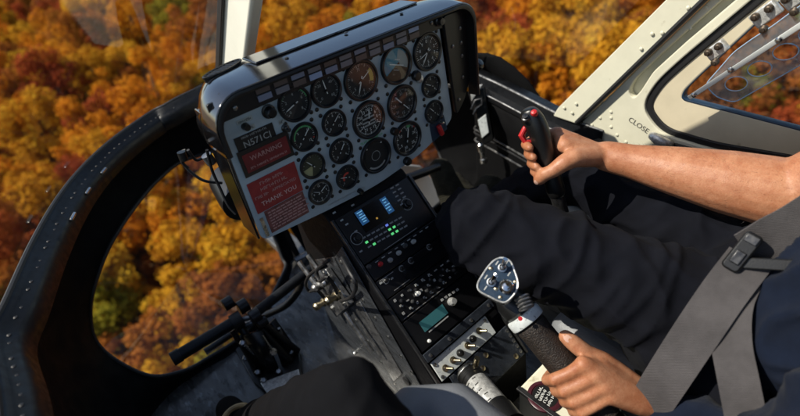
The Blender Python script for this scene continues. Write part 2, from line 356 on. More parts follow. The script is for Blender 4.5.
# ---- cabin floor
FZ = -0.78
hole_px = [(228, 150, -.37), (185, 160, -.37), (160, 178, -.375), (140, 200, -.385), (120, 228, -.405), (105, 255, -.435), (93, 290, -.485), (90, 315, -.54), (95, 340, -.60), (115, 360, -.66),
           (150, 376, -.715), (180, 372, -.74), (205, 360, -.755), (250, 328, -.768), (284, 272, -.768), (281, 255, -.745), (264, 210, -.60), (244, 165, -.45)]
hole = [onZ(*p) for p in hole_px]
sill_px = [(165, 109, -.178), (150, 117, -.185), (115, 142, -.192), (85, 170, -.20), (60, 202, -.20), (35, 246, -.20), (10, 302, -.20), (-8, 345, -.205)]
sill = [Vector((.12, .80, -.165)), Vector((.0, .79, -.17))] + [onZ(*p) for p in sill_px] + [Vector((-.588, -.06, -.207)), Vector((-.597, -.30, -.21)), Vector((-.60, -.62, -.212))]
fl = [(-.60, -1.35), (-.60, .24), (-.55, .30), (-.46, .37)] + [(onZ(x, y, FZ).x, onZ(x, y, FZ).y - 0.0) for x, y in ((183, 377), (208, 365), (254, 333), (289, 279))] + [(.075, .60), (.08, .80)]
fl = fl + [(0.24 - x, y) for x, y in reversed(fl)]
floor = obj('cabin_floor', MB().prism(fl, FZ - 0.03, FZ), 'floor_grey', bevel=0.004); tag(floor, kind='structure')
# raised walk plates of the floor beside the console, with their screws
def PZ(x, y, z): p = onZ(x, y, z); return (p.x, p.y)
strip = [PZ(338, 262, FZ), PZ(357, 250, FZ), PZ(455, 395, FZ), PZ(433, 410, FZ)]
obj('floor_plate', MB().prism(strip, FZ + 0.001, FZ + 0.006), 'floor_plate', floor, bevel=0.001)
pl2 = [PZ(318, 268, FZ), PZ(333, 262, FZ), PZ(428, 412, FZ), PZ(380, 440, FZ), PZ(330, 345, FZ)]
obj('floor_plate', MB().prism(pl2, FZ + 0.001, FZ + 0.004), 'floor_grey', floor, bevel=0.001)
scr = MB().lathe([(.0055, 0), (.0055, .0012), (.0035, .0026), (0, .003)], 10, cap=False).mesh('screw'); scr.materials.append(MATS['steel'])
for x, y in ((349, 272), (360, 289), (372, 307), (384, 325), (396, 343), (409, 362), (421, 381), (336, 281), (347, 299), (369, 333), (392, 368), (323, 290), (355, 352)):
    obj('screw', scr, None, floor, Matrix.Translation(onZ(x, y, FZ + 0.006)))
# ---- nose shell: inner skin round each chin window
S = lambda x, y, z: onZ(x, y, z)
outer = [Vector((.10, .80, -.166)), Vector((.0, .79, -.171)), S(150, 117, -.186), S(115, 142, -.193), S(85, 170, -.201), S(60, 202, -.201), S(35, 246, -.201), S(10, 302, -.201),
         Vector((-.59, .03, -.36)), Vector((-.59, .06, -.60)), Vector((-.575, .22, -.79)), Vector((-.46, .33, -.80)), Vector((-.33, .33, -.80)), Vector((-.18, .27, -.80)),
         Vector((.05, .40, -.80)), Vector((.10, .52, -.80)), Vector((.112, .62, -.62)), Vector((.112, .74, -.40))]
def shell_rows(f):
    o2 = [Vector(p) for p in spline(outer, 4, True)]; h2 = spline(hole, 4, True); rows = []
    for k in range(7):
        t = k / 6; row = []
        for a, b in zip(o2, h2):
            p = a.lerp(b, t); out = Vector((p.x - 0.05, p.y - 0.15, 0)); out = out.normalized() if out.length > 1e-4 else Vector((0, 1, 0))
            p = p + (out * 0.05 + Vector((0, 0, -0.01))) * math.sin(math.pi * t) * (0.5 if p.z < -.7 else 1)
            row.append(f(p))
        rows.append(row + [row[0]])
    return rows
ident = lambda p: p
shell = obj('nose_shell', MB().grid(shell_rows(ident)), 'nose_black', smooth=60, solid=0.006); tag(shell, kind='structure')
obj('nose_skin', MB().grid(shell_rows(mir)), 'nose_black', shell, smooth=60, solid=0.006)
for f in (ident, mir):
    hp = [f(p) for p in spline(hole, 6, True)]
    obj('window_rim', MB().tube(hp, 0.0065, 8, closed=True), 'rubber', shell)
# side walls below the doors, aft bulkhead, roof
wl = MB().box((-.602, -.66, -.50), (.02, 1.42, .58)); obj('side_wall', wl, 'nose_black', shell)
obj('side_wall', MB().box((.815, -.66, -.56), (.02, 1.42, .46)), 'nose_black', shell)
tag(obj('aft_bulkhead', MB().box((.12, -1.36, -.38), (1.4, .03, .80)), 'hood_satin'), kind='structure')
re_ = [Vector((-.585, -.98, .70)), Vector((-.45, -.72, .715)), Vector((-.2, -.38, .73)), Vector((.12, -.20, .735))]; re_ = spline(re_, 5); re_ = re_ + [mir(p) for p in reversed(re_[:-1])]
rf = MB().grid([[p + Vector((0, 0, 0.004)) for p in re_], [Vector((p.x, -1.36, p.z + 0.06)) for p in re_]])
mat('headliner', (0.25, 0.24, 0.21), 0.9, bump=0.3, bscale=300)
tag(obj('cabin_roof', rf, 'headliner', solid=0.03), kind='structure')

# ---- windscreen sill: riveted trim strip, inner flange, outer lip
SL = spline(sill, 7)
def sill_build(f, full):
    root = thing('windscreen_sill', 'black riveted windscreen sill curving round the nose left of the instrument panel' if full else 'black windscreen sill below the right-hand windscreen beside the pilot', 'sill', f(SL[len(SL) // 2]))
    L = [f(p) for p in SL]; cen = f(Vector((.12, .0, -.2)))
    def off(p, i, inn, dz):
        t = (L[min(i + 1, len(L) - 1)] - L[max(i - 1, 0)]).normalized(); n = Vector((-t.y, t.x, 0)).normalized()
        if n.dot(cen - p) < 0: n = -n
        return p + n * inn + Vector((0, 0, dz))
    rows = [[off(p, i, a, b) for i, p in enumerate(L)] for a, b in ((-.004, .006), (.004, .010), (.010, .007), (.013, .001), (.030, -.008), (.036, -.016), (.038, -.05))]
    obj('trim_strip', MB().grid(rows), 'sill_black', root, smooth=50, solid=0.003)
    obj('edge_lip', MB().tube([off(p, i, .001, .010) for i, p in enumerate(L)], .006, 8), 'rubber', root)
    rv = MB().lathe([(.0042, 0), (.004, .0014), (.002, .0026), (0, .003)], 8, cap=False).mesh('rivet'); rv.materials.append(MATS['rubber'])
    acc = 0
    for i in range(8, len(L) - 1):
        acc += (L[i + 1] - L[i]).length
    tot = [0]
    for i in range(len(L) - 1): tot.append(tot[-1] + (L[i + 1] - L[i]).length)
    d = 0.16
    while d < tot[-1]:
        i = max(k for k in range(len(tot)) if tot[k] <= d); i = min(i, len(L) - 2); t = (d - tot[i]) / (tot[i + 1] - tot[i])
        p = off(L[i], i, .0215, -.0032).lerp(off(L[i + 1], i + 1, .0215, -.0032), t)
        if math.sin(d * 91) > -.75: obj('rivet', rv, None, root, Matrix.Translation(p + Vector((0, 0, -.0012 * (math.sin(d * 57) > .2)))))
        d += 0.0225
    if full:
        wc = MB()
        for a, b in ((34, 37), (39.5, 41), (44, 45.5)):
            i = int(a); p = off(L[i], i, .04, -.014); q = off(L[i + 1], i + 1, .04, -.014)
            obj('clip', MB().tube([p, p.lerp(q, .5), q], .004, 6, round_ends=True), 'steel', root)
    return root
sill_build(ident, True)
# right-hand sill and the black nose side wall under it
rs = [Vector((.30, .80, -.17)), Vector((.52, .66, -.19)), onX(462, 66, .735), onX(474, 73, .75), onX(500, 85, .758), onX(530, 100, .76), onX(560, 115, .76), Vector((.76, -.2, -.335))]
RS = spline(rs, 6)
root = thing('windscreen_sill', 'black windscreen sill with bright trim line between the panel and the cream post', 'sill', (.75, .1, -.3))
def cross(L, a, b): return [p + Vector((-a, 0, b)) for p in L]
obj('trim_strip', MB().grid([cross(RS, -.03, .004), cross(RS, 0, .004), cross(RS, .004, .0), cross(RS, .006, -.03), cross(RS, .03, -.034), cross(RS, .034, -.05)]), 'sill_black', root, smooth=40, solid=.003)
obj('edge_lip', MB().tube(cross(RS, .003, .003), .003, 8), 'worn_steel', root)
obj('trim_line', MB().tube(cross(RS, .0335, -.033), .0022, 6), 'worn_steel', root)
RT = RS[17:]; obj('side_panel', MB().grid([cross(RT, .030, -.04), cross(RT, .0, -.16), [Vector((p.x - .005, p.y, -.62)) for p in RT], [Vector((p.x - .02, p.y, -.80)) for p in RT]]), 'nose_black', root, smooth=40, solid=.004)
for dz, m_ in ((-.20, 'worn_steel'), (-.215, 'dark_steel'), (-.245, 'worn_steel')):
    obj('wall_rail', MB().tube([Vector((p.x - .008, p.y, p.z + dz)) for p in RS[14:]], .0032, 6), m_, root)


# ---- glazing
def screen(f, label):
    SG = SL[:-14]; n = len(SG); rows = []
    le = spline([Vector((.12, -.20, .735)), Vector((-.2, -.38, .73)), Vector((-.45, -.72, .715)), Vector((-.585, -.98, .70))], 7)
    L_ = []
    for i in range(n):
        q = i * (len(le) - 1) / (n - 1); j = min(int(q), len(le) - 2); L_.append(le[j].lerp(le[j + 1], q - j))
    le = L_
    for k in range(9):
        t = k / 8
        rows.append([f(SG[i].lerp(le[i], t) + (Vector((SL[i].x - .12, SL[i].y + .4, .6)).normalized()) * .10 * math.sin(math.pi * t) * min(1, i / 12)) for i in range(n)])
    return tag(obj('windscreen', MB().grid(rows), 'glass', smooth=180), label, 'windscreen')
screen(ident, 'clear left windscreen pane with golden forest seen through it')
screen(mir, 'clear right windscreen pane between instrument panel and cream door post')
def chin(f, label):
    h2 = [f(p) for p in spline(hole, 4, True)]; c = sum(h2, Vector()) / len(h2); rows = []
    for k in range(9):
        t = k / 8; b = (1 - (1 - t) ** 2) * .09
        rows.append([p.lerp(c, t) + Vector((0, .6, -.8)) * b * (1 - t * .0) for p in h2] + [h2[0].lerp(c, t) + Vector((0, .6, -.8)) * b])
    return tag(obj('chin_window', MB().grid(rows), 'glass', smooth=180), label, 'window')
chin(ident, 'bulged clear chin window in the nose left of the pedals')
chin(mir, 'clear chin window in the nose in front of the pilot\'s boots')

# ---- windscreen centre post
root = thing('windscreen_post', 'cream windscreen centre post rising behind the panel hood', 'post', (.12, .78, -.17))
a, b = Vector((.118, .745, -.215)), Vector((.118, -.19, .72)); dr = (b - a).normalized(); nn = Vector((0, .7071, .7071))
def post(a, b, wx, th, m, name, parent, dx=0, dn=0, bev=.006):
    M = frame(a + nn * dn, (1, 0, 0), dr, Vector((1, 0, 0)).cross(dr)); L = (b - a).length
    return obj(name, MB().box((dx, L / 2, 0), (wx, L, th)), m, parent, M, bevel=bev)
def fin(x, wd, z0, z1, m, name, bev=.004):
    M = frame(a, (1, 0, 0), dr, Vector((1, 0, 0)).cross(dr)); L = (b - a).length
    return obj(name, MB().box((x, L / 2, (z0 + z1) / 2), (wd, L, z1 - z0)), m, root, M, bevel=bev)
fin(-.019, .032, .0, .105, 'cream_lifted', 'post_body', .008)  # body deepened into a fin so its left face catches the sun
fin(.012, .034, .0, .03, 'cream_lifted', 'post_flange')
fin(-.040, .008, -.008, .012, 'rubber', 'seal', .002)
fin(.004, .012, .03, .075, 'worn_steel', 'cover_strip', .003)

def inset(loop, d):
    L = [Vector((p[0], p[1])) for p in loop]; n = len(L); ar = sum(L[i].x * L[(i + 1) % n].y - L[(i + 1) % n].x * L[i].y for i in range(n)); sg = 1 if ar > 0 else -1; out = []
    for i in range(n):
        a_ = L[i] - L[i - 1]; k = i
        while a_.length < 1e-6: k -= 1; a_ = L[i] - L[k - 1]
        b_ = L[(i + 1) % n] - L[i]; k = i + 1
        while b_.length < 1e-6: k += 1; b_ = L[(k) % n] - L[i]
        t_ = (a_.normalized() + b_.normalized()); t_ = t_.normalized() if t_.length > 1e-4 else a_.normalized()
        out.append((L[i].x - t_.y * d * sg, L[i].y + t_.x * d * sg))
    return out
# ---- right door post, door, window, latch
DX = .76
DM = frame((DX, 0, 0), (0, -1, 0), (0, 0, 1), (-1, 0, 0))
def dp(x, y, X=DX): p = onX(x, y, X); return (-p.y, p.z)
root = thing('door_post', 'cream painted windscreen side post with rivets in front of the right door', 'post', (.75, -.05, -.36))
pp = [dp(553, 116, .745), dp(558, 108, .745), dp(674, -8, .745), dp(760, -90, .745), dp(800, -75, .745), dp(705, 0, .745), dp(577, 124, .745)]
M45 = frame((.745, 0, 0), (0, -1, 0), (0, 0, 1), (-1, 0, 0))
obj('post_body', poly2d([fillet(pp, [.006] * 7, 3)], -.05, 0, M45, .002), 'cream', root)
sp = [dp(577, 122.5, .748), dp(705, -1, .748), dp(800, -92, .748)]
q0, q1, q2 = [Vector((.746, -p[0], p[1])) for p in sp]
obj('seal', MB().tube([q0, q0.lerp(q1, .3), q0.lerp(q1, .6), q1, q2], .0065, 8), 'rubber', root)
rvm = MB().lathe([(.0045, 0), (.0042, .0012), (.0022, .0024), (0, .0028)], 10, cap=False).mesh('rivet'); rvm.materials.append(MATS['cream'])
RV = frame((0, 0, 0), (0, -1, 0), (0, 0, 1), (-1, 0, 0))
for x, y in ((564, 108), (572, 113), (576, 104), (662, 33), (652, 34), (641, 49), (688, 8)):
    obj('rivet', rvm, None, root, Matrix.Translation(onX(x, y, .7425)) @ RV)

door = thing('cockpit_door', 'cream cockpit door with rounded black-sealed window behind the pilot\'s arm', 'door', (DX, -.6, -.78))
outer_d = [dp(575, 129), dp(704, 5), dp(800, -85), (.95, .72), (1.25, .72), (1.25, -.74), (.08, -.74), (.045, -.40)]
seal_o = [dp(641, 108), dp(654, 84), dp(680, 60), dp(768, -14), (.97, .60), (1.1, .60), (1.1, -.30), dp(800, 166), dp(712, 150), dp(660, 134)]
groove = [dp(628, 92), dp(634, 80), dp(668, 48), dp(722, 0), dp(752, -28), dp(762, -24), dp(738, -2), dp(686, 42), dp(653, 72), dp(640, 92), dp(633, 99)]
fo = fillet(seal_o, .035, 6)
obj('door_frame', poly2d([fillet(outer_d, .012, 3), fo, fillet(groove, .010, 4)], -.022, 0, DM, .003), 'cream', door)
gb = MB(); gl_ = fillet([Vector(p) for p in groove], .010, 4)
gc_ = sum((Vector(p) for p in gl_), Vector((0, 0))) / len(gl_)
obj('groove_back', MB().prism([tuple(gc_ + (Vector(p) - gc_) * 1.12) for p in gl_], -.040, -.024, DM), 'cream', door)
obj('window_seal', poly2d([fo, inset(fo, .017)], -.028, -.006, DM, .003), 'rubber', door)
win_i = [dp(652, 116), dp(668, 92), dp(690, 70), dp(770, -2), (.95, .60), (1.08, .60), (1.08, -.28), dp(800, 158), dp(716, 142), dp(664, 127)]
win_g = [dp(679, 101), dp(681, 93), dp(694, 80), dp(800, -18), (.95, .57), (1.05, .57), (1.05, -.24), dp(800, 133)]
wg = fillet(win_g, .012, 5)
obj('window_frame', poly2d([inset(fo, .010), wg], -.030, -.010, DM, .003), 'cream_warm', door)
ctr = Vector((sum(p[0] for p in wg) / len(wg), sum(p[1] for p in wg) / len(wg)))
obj('pane_rim', poly2d([[tuple(p) for p in wg], [tuple(ctr.lerp(Vector(p), .985)) for p in wg]], -.026, -.0075, DM, .001), 'collective_blue', door)
obj('pane', MB().prism([tuple(p) for p in wg], -.024, -.022, DM), 'glass', door)
for x, y in ((592, 125), (600, 118), (611, 112), (611, 118), (600, 131), (611, 127), (617, 135), (626, 142), (590, 136), (648, 46), (690, 28), (672, 30), (706, 8)):
    obj('rivet', rvm, None, door, Matrix.Translation(onX(x, y, DX - .0005)) @ RV)
# latch handle with its slot and lettering
h0, h1 = onX(655.5, 134.5, DX), onX(671, 141, DX); hd = (h1 - h0).normalized()
hm = MB(); hm.tube([h0 + Vector((-.012, 0, 0)), h0.lerp(h1, .35) + Vector((-.016, 0, 0)), h0.lerp(h1, .8) + Vector((-.016, 0, 0)), h1 + Vector((-.012, 0, 0))], [.011, .0135, .013, .010], 12, round_ends=True)
hm.cyl(h0.lerp(h1, .8), h0.lerp(h1, .8) + Vector((-.014, 0, 0)), .007)
obj('latch_handle', hm, 'label_silver', door)
s0, s1 = onX(676, 145, DX), onX(698, 151, DX)
obj('latch_slot', MB().tube([s0 + Vector((-.0005, 0, 0)), s1 + Vector((-.0005, 0, 0))], .0055, 8, round_ends=True), 'rubber', door)
t0, t1 = Vector(dp(630, 119)), Vector(dp(652, 134)); ang = math.atan2((t1 - t0).y, (t1 - t0).x)
mid = onX(638.5, 125.5, DX - .0005)
mat('ink_dark', (0.03, 0.03, 0.03), 0.6)
obj('lettering', text_mesh('CLOSE', .0195, space=1.0), 'ink_dark', door, Matrix.Translation(mid) @ RV @ Matrix.Rotation(ang, 4, 'Z'))

# ---- clear hinged vent with finger holes on the door window
VX = .725
mat('bolt_brown', (0.10, 0.075, 0.055), 0.4, metal=0.7, var=0.4, vscale=90)
VM = frame((VX, 0, 0), (0, -1, 0), (0, 0, 1), (-1, 0, 0))
vp = lambda x, y: Vector(dp(x, y, VX))
vent = thing('vent_flap', 'clear plastic vent flap with round holes bolted across the door window', 'vent', onX(705, 90, VX))
def ell(cx, cy, rx, ry, rot, n=24):
    c = vp(cx, cy); ex = vp(cx + rx * math.cos(rot), cy + rx * math.sin(rot)) - c; ey = vp(cx - ry * math.sin(rot), cy + ry * math.cos(rot)) - c
    return [c + ex * math.cos(2 * math.pi * k / n) + ey * math.sin(2 * math.pi * k / n) for k in range(n)]
vo = fillet([vp(705, 85), vp(716, 97), vp(734, 103), vp(806, 62), vp(830, 40), vp(822, -8), vp(797, 8), vp(770, 28), vp(755, 37), vp(734, 52)], .012, 4)
holes = [ell(736, 84, 11.5, 7, -.12), ell(759.5, 69, 12.5, 7.5, -.15), ell(785.5, 52, 13.5, 8, -.18), ell(812, 34, 14, 8.5, -.2)]
obj('flap', poly2d([vo] + holes, -.0015, .0015, VM), 'vent_plastic', vent)
w3 = lambda p, d=0: Vector((VX - d, -p[0], p[1]))
obj('flap_edge', MB().tube([w3(p) for p in vo], .0012, 6, closed=True), 'vent_edge', vent)
for h in holes: obj('hole_rim', MB().tube([w3(p) for p in h], .0010, 6, closed=True), 'vent_edge', vent)
b0, b1 = onX(689, 98, VX - .008), onX(812, 18, VX - .008); dv = (b1 - b0).normalized(); per = Vector((-1, 0, 0)).cross(dv)
Mb = frame(b0, dv, per, dv.cross(per))
obj('clamp_bar', MB().box(((b1 - b0).length / 2, 0, 0), ((b1 - b0).length, .010, .005)), 'vent_bar', vent, Mb, bevel=.001)
for (x, y) in ((694, 95), (731, 70), (779, 40)):
    obj('bolt', MB().lathe([(.006, 0), (.006, .003), (.003, .006), (0, .0065)], 12, cap=False), 'steel', vent, Matrix.Translation(onX(x, y, VX - .011)) @ RV)
for (x, y, sc) in ((717, 50, 1.0), (766, 14, 1.15), (797, -4, 1.1)):
    c = onX(x, y, VX + .012); Mh = frame(c, dv, per, dv.cross(per))
    h = obj('hinge_block', MB().box((0, 0, 0), (.040 * sc, .026 * sc, .016)), 'label_silver', vent, Mh, bevel=.003)
    for (dx, dy) in ((-.010, .006), (.011, .004), (-.012, -.018)):
        p = c + dv * dx * sc + per * dy * sc
        obj('bolt', MB().lathe([(.0075, 0), (.0075, .006), (.006, .009), (.004, .010), (.004, .014), (0, .0145)], 10, cap=False), 'bolt_brown', h, Matrix.Translation(p + Vector((-.008, 0, 0))) @ RV)
# ================================================================== INSTRUMENT PANEL
panel = thing('dashboard', 'black hooded grey instrument panel full of round gauges and red placards', 'instrument panel', (.12, .05, -.26))
fp = [(-.142, .052), (-.147, -.232), (.0, -.247), (.14, -.256), (.30, -.238), (.396, -.196), (.378, .052)]
obj('face_plate', poly2d([fillet(fp, [.004, .018, .05, .05, .05, .02, .004], 4)], -.004, 0, PANEL(0, 0), .001), 'panel_grey', panel)
obj('side_panel', MB().box((-.1505, .034, -.095), (.005, .068, .26)), 'hood_black', panel, bevel=.002)
obj('back_box', MB().box((.11, .075, -.10), (.47, .13, .25)), 'nose_black', panel, bevel=.01)
# hood
def hood_profile(ins=0.0):
    x0, x1, zt, rl, rr = -.156 + ins, .462 - ins, .068 - ins, .056, .045; out = []
    for k in range(7): out.append((x0, -.03 + (zt - rl + .03) * k / 6))
    for k in range(1, 9): a = R_(180 - 90 * k / 8); out.append((x0 + rl + rl * math.cos(a), zt - rl + rl * math.sin(a)))
    for k in range(1, 24): out.append((x0 + rl + (x1 - rr - x0 - rl) * k / 24, zt))
    for k in range(0, 9): a = R_(90 - 90 * k / 8); out.append((x1 - rr + rr * math.cos(a), zt - rr + rr * math.sin(a)))
    for k in range(1, 9): out.append((x1, zt - rr - (zt - rr + .15) * k / 8))
    return out
HP = hood_profile(); rows = []
def hood_pt(x, z, t):
    e = abs((x - .153) / .312); yb = .075 + .112 * max(0, 1 - e ** 4)
    if x < -.1 and z < .04: yb += .05 * min(1, (.04 - z) / .05)
    top = max(0, min(1, (z - .0) / .06))
    zz = z + top * (.006 * math.sin(math.pi * min(1, t * 1.1)) - .016 * t ** 4); xx = x + (.153 - x) * .05 * t ** 4
    return Vector((xx, -.030 + t * (yb + .03), zz))
for t in (0, .02, .06, .15, .3, .45, .6, .75, .86, .93, .97, 1): rows.append([hood_pt(x, z, t) for x, z in HP])
rows.append([hood_pt(x + (.153 - x) * .02, z - .012 * (1 if z > 0 else 0), 1.005) for x, z in HP])
rows.append([Vector((p.x + (.153 - p.x) * .06, p.y - .004, min(p.z, -.02))) for p in rows[-1]])
hood = obj('hood', MB().grid(rows), 'hood_black', panel, smooth=50, solid=.004)
HI = hood_profile(.008)
obj('hood_lip', MB().grid([[Vector((x, -.0325, z)) for x, z in HP], [Vector((x, -.0345, z)) for x, z in hood_profile(.004)], [Vector((x, -.0325, z)) for x, z in HI], [Vector((x, -.004, z - .002)) for x, z in HI]]), 'hood_satin', hood, smooth=50)
# oval defroster grille and seam on the hood's left shoulder
g0 = Vector((-.075, .085, .0755)); ov = []
for k in range(28):
    a = 2 * math.pi * k / 28; ov.append((.045 * math.cos(a), .014 * math.sin(a)))
Mg = frame(g0, Vector((.93, .37, 0)), Vector((-.37, .93, 0)), (0, 0, 1))
gr = obj('defrost_grille', MB().prism(ov, -.008, .001, Mg), 'sill_black', hood)
obj('grille_rim', MB().tube([Mg @ Vector((p[0], p[1], .001)) for p in ov], .0022, 6, closed=True), 'knob_black', gr)
mesh_w = MB()
for k in range(-4, 5): mesh_w.box(Mg @ Vector((k * .009, 0, .0015)), (.0012, .022, .001), Mg.to_3x3())
mesh_w2 = obj('grille_bars', mesh_w, 'dark_steel', gr)
obj('hood_seam', MB().tube([hood_pt(x, z, .55) + Vector((-.0012 if z < .03 else 0, 0, .0012)) for x, z in HP[:16]], .0014, 6), 'knob_black', hood)
for (x, y, z) in ((-.122, -.005, .066), (.02, .02, .0745), (.16, .03, .0765), (.30, .025, .0755)):
    obj('screw', MB().lathe([(.004, 0), (.004, .0012), (.002, .002), (0, .0022)], 10, cap=False), 'dark_steel', hood, Matrix.Translation((x, y, z)))
# raised gloss strip along the hood top, added for its band of sky glare
ch = MB().box((.17, .075, .0775), (.40, .055, .004), Matrix.Rotation(R_(1.5), 3, 'Z'))
obj('glare_strip', ch, 'hood_black', hood, bevel=.0015)
# annunciator strip
st = obj('annunciator_strip', poly2d([fillet([(-.150, .020), (-.150, .058), (.425, .062), (.425, .016), (.375, .027)], .004, 3)], 0, .006, PANEL(0, 0), .001), 'hood_satin', panel)
obj('side_cheek', poly2d([fillet([(.384, .05), (.456, .05), (.456, -.112), (.430, -.160), (.402, -.186)], .01, 3)], 0, .010, PANEL(0, 0), .0015), 'hood_satin', panel)
lm = {}
for nme in ('lamp_blue', 'lamp_grey', 'lamp_brown', 'lamp_glint'):
    me = MB().box((0, 0, 0), (.0265, .0105, .003)).mesh('lamp'); me.materials.append(MATS[nme]); lm[nme] = me
for c in range(11):
    for r in range(2):
        k = ('lamp_brown', 'lamp_grey', 'lamp_blue', 'lamp_grey')[(c * 3 + r * 2) % 4]
        if (c, r) == (3, 1) or (c == 10 and r == 0): k = 'lamp_glint'
        if c < 2 and r == 0: k = 'lamp_brown'
        obj('annunciator_lamp', lm[k], None, st, PANEL(-.052 + c * .0352, .0485 - r * .0135, -.0065))
scm = MB().lathe([(.0042, 0), (.0042, .0014), (.0026, .0024), (0, .0026)], 10, cap=False).mesh('screw'); scm.materials.append(MATS['knob_black'])
scs = scm.copy(); scs.materials.clear(); scs.materials.append(MATS['worn_steel'])
for (u, v) in ((-.108, .036), (.352, .046), (.398, .040)): obj('screw', scs, None, st, PANEL(u, v, -.0065))
obj('adjust_knob', MB().lathe([(.011, 0), (.011, .004), (.008, .006), (.007, .014), (0, .0145)], 16, cap=False), 'dark_steel', st, PANEL(.372, .044, -.006))
for (u, v) in ((.405, -.02), (.432, .012), (.432, -.02), (.432, -.05), (.43, -.10), (.412, -.15)): obj('screw', scs, None, panel, PANEL(u, v, -.0105))

# gauges
def dial_mesh(r, n, a0, a1, minor=4, L=.16, inner=.80):
    m = MB()
    for i in range(n * minor + 1):
        a = R_(a0 + (a1 - a0) * i / (n * minor)); big = i % minor == 0; ro = r * .93; ri = r * (.93 - (L if big else L * .55)); wd = r * (.022 if big else .011)
        d = Vector((math.sin(a), math.cos(a), 0)); s = Vector((d.y, -d.x, 0))
        m.add([d * ri - s * wd, d * ri + s * wd, d * ro + s * wd, d * ro - s * wd], [(0, 1, 2, 3)])
    return m
def arc_mesh(r0, r1, a0, a1):
    m = MB(); n = max(3, int(abs(a1 - a0) / 8)); v = []
    for i in range(n + 1):
        a = R_(a0 + (a1 - a0) * i / n); v += [Vector((math.sin(a) * q, math.cos(a) * q, 0)) for q in (r0, r1)]
    return m.add(v, [(2 * i, 2 * i + 1, 2 * i + 3, 2 * i + 2) for i in range(n)])
def needle(r, a, tail=.25, wd=.03):
    m = MB(); a = R_(a); d = Vector((math.sin(a), math.cos(a), 0)); s = Vector((d.y, -d.x, 0))
    v = [-d * r * tail - s * r * wd, -d * r * tail + s * r * wd, d * r * .55 + s * r * wd, d * r * .8, d * r * .55 - s * r * wd]
    return m.add(v + [p + Vector((0, 0, .0006)) for p in v], [(4, 3, 2, 1, 0), (5, 6, 7, 8, 9)] + [(i, (i + 1) % 5, 5 + (i + 1) % 5, 5 + i) for i in range(5)])
BZ = {}
def bezel(r):
    if r not in BZ:
        b = MB().lathe([(r, -.001), (r, .005), (r * .96, .0075), (r * .88, .0075), (r * .84, .0055), (r * .83, .002)], 40, cap=False).mesh('gauge'); b.materials.append(MATS['bezel_black'])
        d = MB().lathe([(r * .845, .0018), (0, .0018)], 32, cap=False).mesh('dial', 0)
        l = MB().lathe([(r * .85, .0052), (0, .0056)], 32, cap=False).mesh('lens', 180); l.materials.append(MATS['lens'])
        BZ[r] = (b, d, l)
    return BZ[r]
def gauge(u, v, r, n=8, a0=-135, a1=135, nums=None, nd=(30,), arcs=(), dialm='dial_black', ink='white_ink', extra=None, minor=4):
    b, d, l = bezel(r); M = PANEL(u, v)
    go = obj('gauge', b, None, panel, M)
    d2 = d.copy(); d2.materials.append(MATS[dialm]); di = obj('dial', d2, None, go, M)
    R = r * .84; up = lambda z: M @ Matrix.Translation((0, 0, z))
    if n: obj('scale_marks', dial_mesh(R, n, a0, a1, minor), ink, go, up(.0023), smooth=0)
    if nums:
        bmv = MB()
        for i, s in enumerate(nums):
            a = R_(a0 + (a1 - a0) * i / (len(nums) - (0 if abs(a1 - a0) >= 359 else 1))); tm = text_mesh(s, R * .27, .0001)
            o = len(bmv.v); q = Vector((math.sin(a) * R * .63, math.cos(a) * R * .63, 0)); bmv.add([p.co + q for p in tm.vertices], [tuple(f.vertices) for f in tm.polygons]); bpy.data.meshes.remove(tm)
        obj('numerals', bmv, ink, go, up(.0024), smooth=0)['kind'] = 'stuff'
    for (q0, q1, b0, b1, mm) in arcs: obj('dial_arc', arc_mesh(R * q0, R * q1, b0, b1), mm, go, up(.0025), smooth=0)
    for i, a in enumerate(nd): obj('needle', needle(R, a, wd=.035 if i == 0 else .022), 'white_ink', go, up(.0030 + i * .0008), smooth=0)
    if nd: obj('hub', MB().lathe([(R * .10, 0), (R * .09, .0016), (0, .0018)], 14, cap=False), 'knob_black', go, up(.003))
    if extra: extra(go, M, R, up)
    obj('lens', l, None, go, M)
    for k in range(4):
        a = R_(45 + 90 * k); obj('screw', scm, None, go, PANEL(u + math.cos(a) * (r + .0065), v + math.sin(a) * (r + .0065)))
    return go
SMALL, MED, BIG = .028, .034, .0415
U = [0, .070, .152, .2456, .335]
def att(go, M, R, up):
    obj('sky_half', arc_mesh(0, R * .97, -118, 62), 'horizon_blue', go, up(.0022), smooth=0)
    obj('cloud_band', arc_mesh(R * .25, R * .9, 18, 118), 'horizon_pale', go, up(.0024), smooth=0)
    obj('ground_half', arc_mesh(0, R * .97, 62, 242), 'horizon_brown', go, up(.0022), smooth=0)
    b = MB().box((0, 0, 0), (R * 1.1, R * .05, .0006)).box((0, R * .3, 0), (R * .4, R * .03, .0006)).box((0, -R * .3, 0), (R * .4, R * .03, .0006))
    obj('aircraft_bar', b, 'white_ink', go, up(.0034) @ Matrix.Rotation(R_(-20), 4, 'Z'), smooth=0)
def wedge(go, M, R, up):
    obj('dial_wedge', arc_mesh(0, R * .92, 195, 262), 'dial_yellow', go, up(.0022), smooth=0)
    obj('dial_wedge', arc_mesh(R * .1, R * .9, 150, 190), 'dial_olive', go, up(.0022), smooth=0)
def dgx(go, M, R, up):
    m = MB()
    for y, w_ in ((.35, .5), (.15, .9), (-.1, 1.0), (-.3, .8)): m.box((0, R * y, 0), (R * w_, R * .10, .0004))
    obj('legend', m, 'dim_ink', go, up(.0024), smooth=0)
def orange_refl(go, M, R, up):
    obj('dial_arc', arc_mesh(R * .62, R * .9, 55, 110), 'amber_glint', go, up(.0024), smooth=0)  # orange reflection in the gauge glass, painted on as an amber arc
